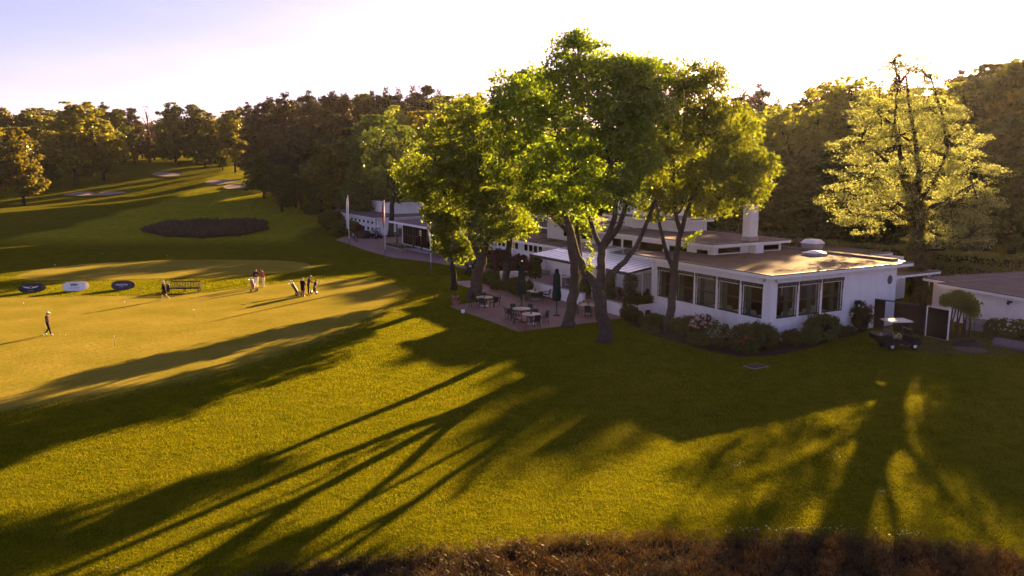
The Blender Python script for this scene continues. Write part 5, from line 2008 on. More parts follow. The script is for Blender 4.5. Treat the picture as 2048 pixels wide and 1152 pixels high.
# planter hedge by the glass screen, flower bed by the entrance
o = thing('planter_hedge', 'dark low hedge growing in the white planter', 'hedge', W(-.95, 11.9, .84), TH)
rng = np.random.default_rng(88)
p = rng.uniform((-.9, -.42, 0), (.9, .36, .62), (1800, 3))
link_mesh('foliage', leaves_mesh('planter_hedge', p, .11, LF_SHRUB, rng, .7, .5), o)
MB().box(-.75, .75, -.3, .25, 0, .5).build('inner_twigs', MATS['shrub_core'], o)  # added dark block inside the leaves
q = P(796, 495)
o = thing('entrance_flower_bed', 'low green flower bed with white kerb before the entrance glass', 'flower bed', q, TH)
MB().box(-.9, .9, -3.0, 3.0, 0.02, .12).build('kerb', CONC, o)
p = rng.uniform((-.8, -2.9, .1), (.8, 2.9, .5), (1500, 3))
link_mesh('foliage', leaves_mesh('bed_foliage', p, .16, LF_LIGHTSH, rng, .7, .5), o)
p = rng.uniform((-.8, -2.9, .42), (.8, 2.9, .56), (120, 3))
link_mesh('blossom', leaves_mesh('bed_blossom', p, .12, LF_WHITE, rng, .8, .5), o)
# rounded bushes by the far hall
for i, (x, y, h, w, lf, d) in enumerate((
        (633, 436, 3.4, 5.5, LF_BRIGHT, 'spreading green bush at the wood edge left of the far hall'),
        (662, 462, 3.6, 4.6, LF_OAK, 'large rounded olive bush before the far hall roof'),
        (690, 472, 2.6, 4.6, LF_OAK, 'rounded brownish bush behind the farthest flagpole'),
        (712, 472, 2.0, 2.4, LF_RED, 'small reddish bush beside the covered cart'))):
    shrub((x, y), h, w, lf, d, 90 + i, group='bushes beside the far hall', z=0, size=.22, dens=1.4)


# climber over the end of the dark fence
q = P(1912, 676)
o = thing('climbing_shrub', 'yellow green climber spilling over the white post of the dark fence', 'climber', q)
rng = np.random.default_rng(99)
lum = [((0, .2, 2.5), 1.15, .9, .55), ((.7, .1, 2.2), .7, .7, .5), ((-.5, .2, 2.55), .6, .6, .35), ((1.0, .1, 1.75), .45, .5, .45), ((.2, 0, 2.9), .6, .6, .3)]
p, c = crown_points(lum, rng, 60, 22, .2, .9, .3)
link_mesh('foliage', leaves_mesh('climber_foliage', p, .13, LF_BIRCH, rng, .7, .5), o)
m = MB()
for i in range(7):
    x = -.5 + .22 * i
    m.tube([(x, 0, 0), (x + .08 * (-1) ** i, .05, .9), (x * .9 + .1, .1, 1.7), (x * .8 + .15, .15, 2.4)], [.07, .06, .05, .03], 6)
m.build('stem', BARK, o)


# hedges
def hedge(p0, p1, h, t, label, seed, leaf=LF_DARK, n=9000, size=.2):
    p0, p1 = Vector(p0), Vector(p1)
    d = p1 - p0
    L_ = d.length
    o = thing('clipped_hedge', label, 'hedge', p0, math.atan2(d.y, d.x), 'hedges behind the buildings')
    rng = np.random.default_rng(seed)
    x = rng.random(n) * L_
    top = rng.random(n) < .4
    y = np.where(top, rng.uniform(-t / 2, t / 2, n), np.where(rng.random(n) < .75, -t / 2, t / 2)) + rng.normal(size=n) * .1
    hh = h * (1 + .03 * np.sin(x * 1.7) + .02 * np.sin(x * .6))
    z = np.where(top, hh, rng.random(n) * hh) + rng.normal(size=n) * .07
    link_mesh('foliage', leaves_mesh('hedge_foliage', np.stack([x, y, np.maximum(z, .03)], 1), size, leaf, rng, .7, .6), o)
    MB().box(0, L_, -t / 2 + .15, t / 2 - .15, 0, h - .18).build('inner_twigs', MATS['shrub_core'], o)  # added dark solid core, stops light showing through the hedge


h0, h1 = P(1590, 497, 2.0), P(2080, 540, 2.0)
hedge((h0.x, h0.y, 0), (h1.x, h1.y, 0), 3.0, 3.5, 'long clipped hedge running behind the rear wing to the wood', 111, LF_OAK, 12000, .24)
h0, h1 = P(1850, 548, 1.6), P(2100, 575, 1.6)
hedge((h0.x + 3, h0.y + 6, 0), (h1.x + 3, h1.y + 5, 0), 2.1, 2.2, 'shorter lower hedge close behind the annex roof', 112, LF_OAK, 7000, .2)
h0, h1 = P(1360, 470, 2), P(1610, 480, 2)
hedge((h0.x, h0.y, 0), (h1.x, h1.y, 0), 2.6, 3.0, 'dark hedge behind the chimney roof', 113, LF_DARK, 6000, .28)
shrub((2010, 676), 1.2, 2.6, LF_LIGHTSH, 'leafy flowering shrub at the annex wall', 121, LF_WHITE, 22, group='shrubs by the annex', z=0)
shrub((2052, 680), 1.25, 2.8, LF_LIGHTSH, 'white flowering shrub cut by the right picture edge', 122, LF_WHITE, 24, group='shrubs by the annex', z=0)
shrub((1995, 655), 1.5, 1.1, LF_SHRUB, 'small dark topped shrub against the annex wall', 123, group='shrubs by the annex', z=0)


# ================================================================== THE WOOD: every tree a thing, shapes shared by kind
def unit_broad(seed, low=.12, wide=.30, leaf=LF_OAK, nsp=330, per=30, ls=.032, droop=0.0):
    rng = np.random.default_rng(seed)
    lum = []
    for i in range(15):
        z = low + .1 + (0.86 - low) * (i + rng.random()) / 15
        k = math.sin(math.pi * min(1, max(.12, (z - low) / (1.04 - low))) ** .8)
        a = rng.random() * 6.28
        r = wide * k * .55 * (.4 + .6 * rng.random())
        lum.append(((math.cos(a) * r, math.sin(a) * r, z), wide * .5 * (.5 + .5 * k), wide * .5 * (.5 + .5 * k), .10 + .03 * rng.random()))
    p, c = crown_points(lum, rng, nsp / 15 * 1.0, per, .045, .8, .55)
    p[:, 2] = np.clip(p[:, 2], low * .6, 1.0)
    tr_ = MB()
    tr_.tube([(0, 0, -.02), (0, 0, .1), (.005, .005, .35), (0, .01, .7), (0, 0, .92)], [.020, .016, .013, .008, .002], 8)
    for l in lum:
        q = Vector(l[0])
        tr_.tube([(0, 0, max(.08, q.z - .18)), (q.x * .5, q.y * .5, q.z - .07), q], [.008, .006, .002], 5)
    return leaves_mesh('broad_crown', p, ls, leaf, rng, .75, .35), tr_


def unit_pine(seed, low=.42, wide=.16, leaf=LF_PINE, nl=13):
    rng = np.random.default_rng(seed)
    lum = []
    tr_ = MB()
    tr_.tube([(0, 0, -.02), (.003, 0, .3), (-.003, .004, .65), (0, 0, .97)], [.015, .012, .009, .003], 8)
    for i in range(nl):
        z = low + (.98 - low) * (i + .6 * rng.random()) / nl
        k = (1 - ((z - low) / (1.02 - low)) ** 1.6)
        a = i * 2.4 + rng.random()
        r = wide * (.25 + .75 * k) * (.45 + .55 * rng.random())
        c = (math.cos(a) * r, math.sin(a) * r, z)
        lum.append((c, .05 + wide * .32 * k, .05 + wide * .32 * k, .024 + .012 * rng.random()))
        tr_.tube([(0, 0, z - .035), (c[0] * .6, c[1] * .6, z - .012), c], [.005, .004, .0015], 5)
        if i % 3 == 0:
            a2 = a + 2.6
            c2 = (math.cos(a2) * r * .7, math.sin(a2) * r * .7, z + .01)
            lum.append((c2, .04 + wide * .2 * k, .04 + wide * .2 * k, .02))
    lum += [((.004, 0, .965), .022, .022, .03), ((0, .003, .995), .010, .010, .03)]
    for k in range(4):                                   # dead stubs below the crown
        a = rng.random() * 6.28
        z = low * (.55 + .12 * k)
        tr_.tube([(0, 0, z), (math.cos(a) * .05, math.sin(a) * .05, z + .005)], [.003, .001], 4)
    p, c = crown_points(lum, rng, 22, 22, .03, .75, .3)
    return leaves_mesh('pine_crown', p, .023, leaf, rng, .45, .5), tr_


KINDS = {}


def kind(key, builder, bark):
    me, tr_ = builder
    t = tr_.build('trunk', bark)
    tm = t.data
    bpy.data.objects.remove(t)
    KINDS[key] = (me, tm)


for s in range(3):
    kind('oak%d' % s, unit_broad(200 + s, .10, .36, LF_OAK), BARK_D)
    kind('dark%d' % s, unit_broad(210 + s, .08, .30, LF_DARK), BARK_D)
    kind('birch%d' % s, unit_broad(220 + s, .14, .26, LF_BIRCH, nsp=250, ls=.024), BARK_D)
    kind('pine%d' % s, unit_pine(230 + s, .46, .15), BARK_P)
    kind('fir%d' % s, unit_pine(240 + s, .20, .17, LF_PINE, 18), BARK_P)
kind('bright0', unit_broad(251, .10, .36, LF_BRIGHT, 400, 30, .028), BARK_D)
kind('bare0', unit_broad(252, .30, .24, LF_RED, 60, 14, .012), BARK_D)
KNAME = {'oak': ('oak_tree', 'olive oak'), 'dark': ('broadleaf_tree', 'dark broadleaf tree'), 'birch': ('birch_tree', 'yellow-green birch'),
         'pine': ('pine_tree', 'bare-stemmed pine'), 'fir': ('pine_tree', 'dense dark pine'), 'bright': ('lime_tree', 'fresh green lime'), 'bare': ('bare_tree', 'thin half bare tree')}
ORD = ['', 'first', 'second', 'third', 'fourth', 'fifth', 'sixth', 'seventh', 'eighth', 'ninth', 'tenth', 'eleventh', 'twelfth', 'thirteenth', 'fourteenth', 'fifteenth', 'sixteenth',
       'seventeenth', 'eighteenth', 'nineteenth', 'twentieth', '21st', '22nd', '23rd', '24th', '25th', '26th', '27th', '28th', '29th', '30th', '31st', '32nd', '33rd', '34th', '35th']
NT = [0]


def grow(zone, where, specs, seed, label_one=None):
    """specs: (kind, x in the photo, y of the top, distance out[, width factor]); each tree stands on the terrain"""
    rr = random.Random(seed)
    rows = {}
    for sp in specs:
        rows.setdefault(sp[0], []).append(sp)
    for k, row in rows.items():
        row.sort(key=lambda s: s[1])
        for i, sp in enumerate(row):
            _, x, ty, d = sp[:4]
            wf = sp[4] if len(sp) > 4 else 1.0
            X = PD(x, 329, d).x
            zg = terrain(X, d)
            h = PD(x, ty, d).z - zg
            var = [q for q in KINDS if q.rstrip('0123456789') == k]
            cm, tm = KINDS[var[rr.randrange(len(var))]]
            nm, desc = KNAME[k]
            if len(row) == 1:
                lab = '%s %s' % (desc, where)
            else:
                lab = '%s, %s from left of its kind %s' % (desc, ORD[i + 1], where)
            o = thing(nm, lab, 'tree', (X, d, zg - .05), rr.random() * 6.28, zone)
            wd = h * wf * rr.uniform(.92, 1.12)
            o.scale = (wd, wd, h)
            c = link_mesh('crown', cm, o)
            t = link_mesh('trunk', tm, o)
            NT[0] += 1


def spread(kinds, x0, x1, n, top, d, seed, jit=8, dj=6, wf=1.0):
    rr = random.Random(seed)
    out = []
    for i in range(n):
        x = x0 + (x1 - x0) * (i + .5) / n + rr.uniform(-.35, .35) * (x1 - x0) / n
        ty = top(x) if callable(top) else top
        out.append((kinds[rr.randrange(len(kinds))], x, ty + rr.uniform(-jit, jit), d + rr.uniform(-dj, dj), wf))
    return out


# left side of the fairway
grow('trees on the left slope', 'on the left slope', [
    ('oak', 40, 256, 192, 1.3), ('oak', -30, 240, 196, 1.3), ('oak', 150, 205, 232, 1.55), ('oak', 205, 240, 240, 1.1), ('oak', 95, 232, 248, 1), ('dark', 60, 222, 262), ('oak', 10, 215, 258), ('oak', -60, 218, 240, 1.1),
    ('dark', 110, 250, 262), ('dark', 175, 300, 250, 1.3), ('dark', 215, 310, 262, 1.3), ('dark', 70, 300, 240, 1.4), ('dark', 100, 330, 226, 1.5)], 301)
grow('trees closing the far end of the fairway', 'closing the fairway', [
    ('pine', 215, 208, 285), ('pine', 243, 218, 290), ('pine', 270, 216, 284), ('bare', 300, 212, 288), ('dark', 352, 206, 282, 1.3), ('dark', 395, 210, 288, 1.2), ('pine', 420, 225, 295), ('pine', 500, 208, 262), ('pine', 485, 215, 268),
    ('dark', 250, 268, 292, 1.4), ('dark', 300, 275, 296, 1.4), ('dark', 330, 268, 294, 1.4), ('oak', 430, 232, 284, 1.1), ('oak', 455, 224, 276, 1.1), ('dark', 410, 262, 272, 1.4), ('dark', 445, 270, 262, 1.4), ('dark', 190, 260, 290, 1.4), ('oak', 470, 222, 256, 1.0)], 302)
grow('pines right of the fairway', 'right of the bunkers', [
    ('fir', 520, 220, 238), ('pine', 545, 200, 222), ('fir', 575, 186, 205), ('fir', 602, 205, 212), ('pine', 622, 188, 200), ('fir', 648, 196, 205), ('pine', 668, 186, 195), ('fir', 690, 190, 200), ('pine', 694, 192, 168, .8),
    ('fir', 725, 195, 205), ('fir', 748, 185, 200), ('dark', 535, 290, 232, 1.5), ('dark', 565, 300, 214, 1.5), ('dark', 600, 290, 196, 1.3), ('dark', 640, 280, 188, 1.3), ('dark', 665, 300, 182, 1.3), ('dark', 500, 300, 246, 1.5),
    ('pine', 560, 250, 196), ('pine', 573, 260, 190), ('pine', 588, 250, 186), ('pine', 600, 262, 182), ('dark', 700, 270, 190, 1.4)], 303)
# behind the far hall and gallery
grow('trees behind the far hall', 'behind the far hall', [
    ('bright', 755, 232, 150, 1.15), ('bright', 800, 252, 152, .9), ('bright', 725, 265, 146, .9), ('birch', 795, 212, 185, 1.0), ('birch', 820, 225, 178, 1), ('fir', 775, 182, 212), ('fir', 800, 184, 208), ('fir', 828, 178, 215), ('pine', 856, 172, 212), ('fir', 880, 186, 215), ('dark', 560, 330, 178, 1.6),
    ('birch', 890, 192, 195, 1.2), ('birch', 920, 188, 198, 1.2), ('pine', 935, 190, 216), ('fir', 960, 188, 218), ('oak', 860, 225, 172, 1.2), ('dark', 985, 200, 210, 1.2), ('dark', 900, 290, 162, 1.4), ('dark', 850, 300, 160, 1.4)], 304)
# the wood hidden behind the maples, lower so that the sun reaches the green
grow('trees behind the clubhouse', 'behind the clubhouse', [
    ('oak', 960, 275, 152, 1.2), ('oak', 1010, 262, 155, 1.2), ('dark', 1060, 262, 150, 1.2), ('oak', 1110, 258, 154, 1.2), ('dark', 1165, 262, 150, 1.2), ('oak', 1220, 256, 154, 1.2), ('dark', 1275, 248, 150, 1.1), ('oak', 1330, 240, 146, 1.1), ('dark', 1385, 232, 144, 1.1),
    ('dark', 1430, 280, 128, 1.3), ('dark', 1370, 300, 124, 1.3)], 305)
# the wood on the right
sky = lambda x: 218 - 26 * math.sin((x - 1480) * .021) if x < 1720 else 205 - (x - 1720) * .22
grow('pines on the ridge behind the birches', 'on the ridge right of the maples', spread(['fir', 'pine'], 1470, 1740, 9, lambda x: 188 + 14 * math.sin(x * .045), 178, 41, 7, 7) + [('fir', 1745, 172, 176), ('fir', 1780, 160, 172), ('pine', 1905, 150, 168)], 306)
grow('birches and oaks behind the dining roof', 'behind the dining wing roof', [
    ('birch', 1490, 222, 124, 1.1), ('birch', 1535, 214, 126, 1.1), ('birch', 1580, 208, 122, 1.15), ('birch', 1625, 212, 124, 1.2), ('birch', 1665, 190, 142, 1.2), ('birch', 1690, 152, 126, 1.5), ('birch', 1706, 170, 131, 1.3), ('dark', 1510, 300, 112, 1.6), ('dark', 1560, 300, 110, 1.6), ('dark', 1610, 310, 108, 1.6), ('dark', 1660, 300, 108, 1.6), ('dark', 1470, 300, 112, 1.6),
    ('birch', 1745, 210, 135, 1.1)], 307)
grow('tall trees at the right edge', 'behind the golden beech', [
    ('oak', 1780, 190, 140, 1.1), ('oak', 1840, 195, 138, 1.1), ('oak', 1890, 190, 130, 1.1), ('birch', 1925, 165, 120, 1.1), ('dark', 1965, 132, 124, 1.0), ('dark', 2000, 150, 112, 1.1), ('oak', 2030, 128, 116, 1.1), ('dark', 2065, 118, 110, 1.2), ('oak', 2110, 120, 104, 1.2),
    ('dark', 1720, 330, 102, 1.6), ('dark', 1770, 330, 100, 1.6), ('dark', 1830, 310, 100, 1.6), ('dark', 1890, 300, 98, 1.6), ('dark', 1945, 270, 98, 1.5), ('dark', 1990, 250, 97, 1.5), ('dark', 2040, 230, 95, 1.5), ('dark', 2090, 220, 93, 1.5)], 308)
grow('second rank of trees on the left', 'behind the left slope', spread(['dark', 'oak'], -110, 260, 11, lambda x: 226 + 10 * math.sin(x * .05), 285, 61, 6, 8, 1.3)
     + spread(['dark'], -120, 240, 9, 285, 268, 62, 8, 6, 1.8), 311)
grow('undergrowth trees at the far end', 'low at the fairway end', spread(['dark'], 200, 560, 12, 285, 300, 63, 8, 5, 1.7) + spread(['fir', 'dark'], 240, 560, 9, 240, 318, 64, 8, 6, 1.3) + spread(['fir', 'dark'], 185, 340, 6, 244, 304, 74, 8, 4, 1.3), 312)
grow('second rank of pines', 'behind the fairway pines', spread(['fir', 'fir', 'dark'], 510, 780, 12, lambda x: 205 + 8 * math.sin(x * .1), 236, 65, 8, 8, 1.3) + spread(['dark'], 520, 740, 8, 300, 205, 66, 10, 6, 1.8), 313)
grow('deep wood behind the far hall', 'deep behind the far hall', spread(['fir', 'dark'], 760, 1010, 9, 205, 238, 67, 8, 8, 1.3) + spread(['dark'], 720, 1010, 8, 285, 182, 68, 10, 5, 1.7), 314)
grow('deep wood behind the maples', 'deep behind the maples', spread(['dark', 'oak'], 1010, 1440, 10, 272, 172, 69, 6, 5, 1.5) + spread(['dark'], 940, 1440, 9, 320, 140, 70, 6, 4, 1.9), 315)
grow('deep wood on the right', 'deep in the right wood', spread(['dark', 'oak'], 1440, 1760, 9, 225, 160, 71, 8, 6, 1.4) + spread(['dark', 'oak'], 1740, 2120, 9, lambda x: 200 - (x - 1740) * .15, 150, 72, 8, 6, 1.3), 316)
grow('rank of trees behind the far hall', 'in the rank by the far hall', spread(['dark', 'oak'], 690, 1060, 10, 256, 166, 73, 5, 4, 1.5), 317)
# ivy clad trunk before the far hall
near_tree('ivy_tree', 'tree with ivy clad trunk standing before the far hall wall', (781, 474),
          [[(781, 474, 0, .5), (783, 440, 0, .42), (785, 400, 0, .36), (788, 360, 0, .25), (790, 300, 0, .1)]],
          [(785, 330, 55, 45, 2, 1), (760, 290, 45, 40, 3, 1), (805, 290, 45, 40, 3, 1), (790, 375, 45, 28, 1, 1), (765, 355, 40, 32, 2, 1)], LF_BRIGHT, BARK_D, 131, sprays=50, per=22, leaf_size=.4, spray_r=.8)


# ================================================================== DARK FENCE, ROLL AND SMALL THINGS BY THE ANNEX
PANEL = mat('dark_stained_board', (0.014, 0.009, 0.009), 0.8, noise=(3, (0.03, 0.02, 0.02)))
f0, f1, f2, f3, f4 = P(1728, 652), P(1767, 658.5), P(1786, 661.5), P(1850, 672), P(1893, 681)
fc = thing('dark_fence', 'dark boarded fence with white posts between dining wing and annex', 'fence', f0)


def fence_run(p, q, h0, h1, boards):
    d = (q - p)
    for k in range(boards):
        a, b = p.lerp(q, k / boards + .004), p.lerp(q, (k + 1) / boards - .004)
        ha, hb = h0 + (h1 - h0) * k / boards, h0 + (h1 - h0) * (k + 1) / boards
        n_ = Vector((-d.y, d.x, 0)).normalized() * (.03 + .006 * (k % 2))
        m = MB(f0)
        m.hexa([a - n_, b - n_, b + n_, a + n_], [a - n_ + Vector((0, 0, ha)), b - n_ + Vector((0, 0, hb)), b + n_ + Vector((0, 0, hb)), a + n_ + Vector((0, 0, ha))])
        m.build('board', PANEL, fc)


fence_run(f0, f1, 2.03, 2.03, 7)
fence_run(f2, f3, 2.0, 2.0, 11)
fence_run(f3 + Vector((.06, -.02, 0)), f4, 2.0, 2.0, 9)
up = Vector((0, 0, 2.06))
MB(f0).bar(f0 + up, f3.lerp(f2, .25) + up, .16, .07).build('top_rail', mat('weathered_rail', (0.10, .08, .085), .7), fc)
for p, h in ((f3, 2.05), (f4 + Vector((.04, -.03, 0)), 2.15)):
    m = MB(f0)
    m.bar(p, p + Vector((0, 0, h)), .07, .07)
    m.build('post', WHITE, fc)
e0 = f3 + Vector((.1, .05, 2.05))
MB(f0).bar(e0, f4 + Vector((0, .0, 2.1)), .12, .05).build('white_cap', WHITE, fc)
MB(f0).bar(f3 + Vector((0, -.05, .03)), f4 + Vector((0, -.05, .03)), .03, .03).build('foot_rail', CONC, fc)

r0, r1 = P(1990, 684, .3), P(2120, 706, .3)
o = thing('turf_roll', 'long grey roll of ground cover lying at the right edge', 'roll', (r0.x, r0.y, 0))
of = Vector((r0.x, r0.y, 0))
m = MB(of)
m.tube([r0, r1], .33, 20, cap=False)
m.build('outer_layer', mat('grey_fleece', (0.13, .105, .12), .9, noise=(3, (.17, .14, .15))), o)
m = MB(of)
dirr = (r1 - r0).normalized()
sp = []
for k in range(60):
    a = k * .42
    r = .31 * (1 - k / 75)
    sp.append(r0 + dirr * (.01 + k * .0003) + Vector((-dirr.y, dirr.x, 0)) * math.cos(a) * r + Vector((0, 0, math.sin(a) * r)))
m.tube(sp, .012, 4)
m.build('rolled_edge', DARKGREY, o)
MB(of).tube([r0 + dirr * .03, r1], .3, 16).build('core', DARKGREY, o)

q = P(1940, 700)
m = MB()
m.lathe([(.02, 0), (.95, 0), (.95, .02), (.9, .025), (.02, .025)], n=28)
o = m.build('manhole_cover', mat('brown_cover', (0.12, .075, .065), .8, noise=(4, (.16, .10, .085))), None, (q.x, q.y, .008))
tag(o, 'round brown cover flush with the lawn before the fence', 'manhole')
q = P(1512, 733)
o = thing('drain_cover', 'rectangular brown drain cover in the lawn before the corner', 'drain cover', (q.x, q.y, .004), TH)
MB().box(-.62, .62, -.42, .42, 0, .02).build('frame', CONC, o)
MB().box(-.55, .55, -.35, .35, .021, .03).build('lid', mat('rust_lid', (.11, .06, .05), .8), o)
q = P(1935, 690)
o = thing('hose_heap', 'flat heap of coiled dark hose on the worn earth', 'hose', q)
m = MB()
for k in range(5):
    pts = [(math.cos(t * .3) * (1.0 - .12 * k) * 1.1, math.sin(t * .3) * (.75 - .1 * k), .05 + .05 * k + .02 * math.sin(t)) for t in range(22)]
    m.tube(pts, .035, 6)
m.build('coil', mat('dark_hose', (.035, .025, .022), .6), o)
# wire fence and folded chair by the annex
q0, q1 = P(1930, 668), P(1984, 683)
o = thing('wire_fence', 'low wire mesh fence with thin posts beside the climber', 'fence', q0)
for k in range(4):
    p = q0.lerp(q1, k / 3)
    MB(q0).tube([p, p + Vector((0, 0, 1.0))], .025, 6).build('post', DARKGREY, o)
for k in range(9):
    MB(q0).bar(q0 + Vector((0, 0, .1 + .1 * k)), q1 + Vector((0, 0, .1 + .1 * k)), .006, .006).build('wire', DARKGREY, o)
for k in range(16):
    p = q0.lerp(q1, (k + .5) / 16)
    MB(q0).bar(p + Vector((0, 0, .05)), p + Vector((0, 0, .95)), .006, .006).build('wire', DARKGREY, o)
a0, a1 = P(1935, 661), P(1975, 668)
o = thing('low_grey_wall', 'low grey plank wall below the annex beside the climber', 'wall', a0)
for k in range(3):
    MB(a0).bar(a0 + Vector((0, .3, .16 + .3 * k)), a1 + Vector((.6, 0, .16 + .3 * k)), .08, .28).build('plank', CONC, o)
q = P(1990, 668)
o = thing('folded_board', 'upright grey board leaning by the flowering shrub', 'board', q, .4)
MB().hexa([(-.4, -.05, 0), (.4, -.05, 0), (.4, 0, 0), (-.4, 0, 0)], [(-.4, .15, 1.1), (.4, .15, 1.1), (.4, .2, 1.1), (-.4, .2, 1.1)]).build('sheet', CONC, o)
MB().bar((-.35, .35, 0), (-.35, .16, 1.0), .05, .04).build('prop', DARKGREY, o)
# lounge seats and bench by the gallery, blue crate and bin at the far hall
q = W(1.6, 31.8, .02)
o = thing('garden_bench', 'dark slatted garden bench under the end of the gallery windows', 'bench', W(2.9, 31.9, .02), TH + math.pi / 2)
for k in range(9):
    x = -.7 + 1.4 * k / 8
    MB().box(x - .025, x + .025, .2, .23, .45, .95).build('back_slat', BENCHW, o)
for k in range(4):
    MB().box(-.75, .75, -.25 + k * .12, -.16 + k * .12, .40, .43).build('seat_slat', BENCHW, o)
for x in (-.72, .72):
    for y in (-.22, .22):
        MB().box(x - .03, x + .03, y - .03, y + .03, 0, .399 if y < 0 else .96).build('leg', BENCHW, o)
q = P(789, 471)
o = thing('blue_crate', 'blue plastic crate against the far hall wall', 'crate', (q.x, q.y, 0), TH)
MB().box(-.35, .35, -.25, .25, 0, .5).build('body', mat('blue_plastic', (.06, .14, .22), .5), o)
MB().box(-.38, .38, -.28, .28, .501, .56).build('rim', MATS['blue_plastic'], o)
q = P(797, 470)
o = thing('wheelie_bin', 'dark waste bin beside the blue crate', 'bin', (q.x + .3, q.y, 0), TH)
MB().hexa([(-.25, -.3, .08), (.25, -.3, .08), (.25, .3, .08), (-.25, .3, .08)], [(-.3, -.36, 1.0), (.3, -.36, 1.0), (.3, .36, 1.0), (-.3, .36, 1.0)]).build('body', DARKGREY, o)
MB().hexa([(-.32, -.38, 1.001), (.32, -.38, 1.001), (.32, .38, 1.001), (-.32, .38, 1.001)], [(-.28, -.3, 1.09), (.28, -.3, 1.09), (.28, .34, 1.12), (-.28, .34, 1.12)]).build('lid', DARKGREY, o)
for s in (-1, 1):
    MB().tube([(s * .2, .3, .1), (s * .28, .3, .1)], .1, 12).build('wheel', RUBBER, o)
q = P(728, 476)
o = thing('covered_cart', 'low dark brown rounded cover beside the far golf cart', 'cover', (q.x, q.y, 0), TH)
m = MB()
m.lathe([(1.05, 0), (1.1, .5), (1.05, .95), (.8, 1.15), (.02, 1.22)], n=18)
bevel(m.build('cover', mat('brown_cover_cloth', (.055, .028, .028), .8), o), .02)
MB().lathe([(1.12, .04), (1.14, .07), (1.12, .1)], n=18).build('hem', DARKGREY, o)


# ================================================================== GOLF CARTS (built facing +x)
def wheel(parent, x, y, r=.23, w=.18):
    m = MB()
    s = 1 if y > 0 else -1
    m.tube([(x, y - w / 2, r), (x, y - w * .3, r), (x, y + w * .3, r), (x, y + w / 2, r)], [r * .88, r, r, r * .88], 18)
    t = m.build('wheel', RUBBER, parent)
    m = MB()
    m.tube([(x, y + s * w * .46, r), (x, y + s * w * .56, r)], [r * .56, r * .45], 14)
    m.build('rim', mat('wheel_rim', (.6, .6, .62), .3, metal=.6), t)
    return t


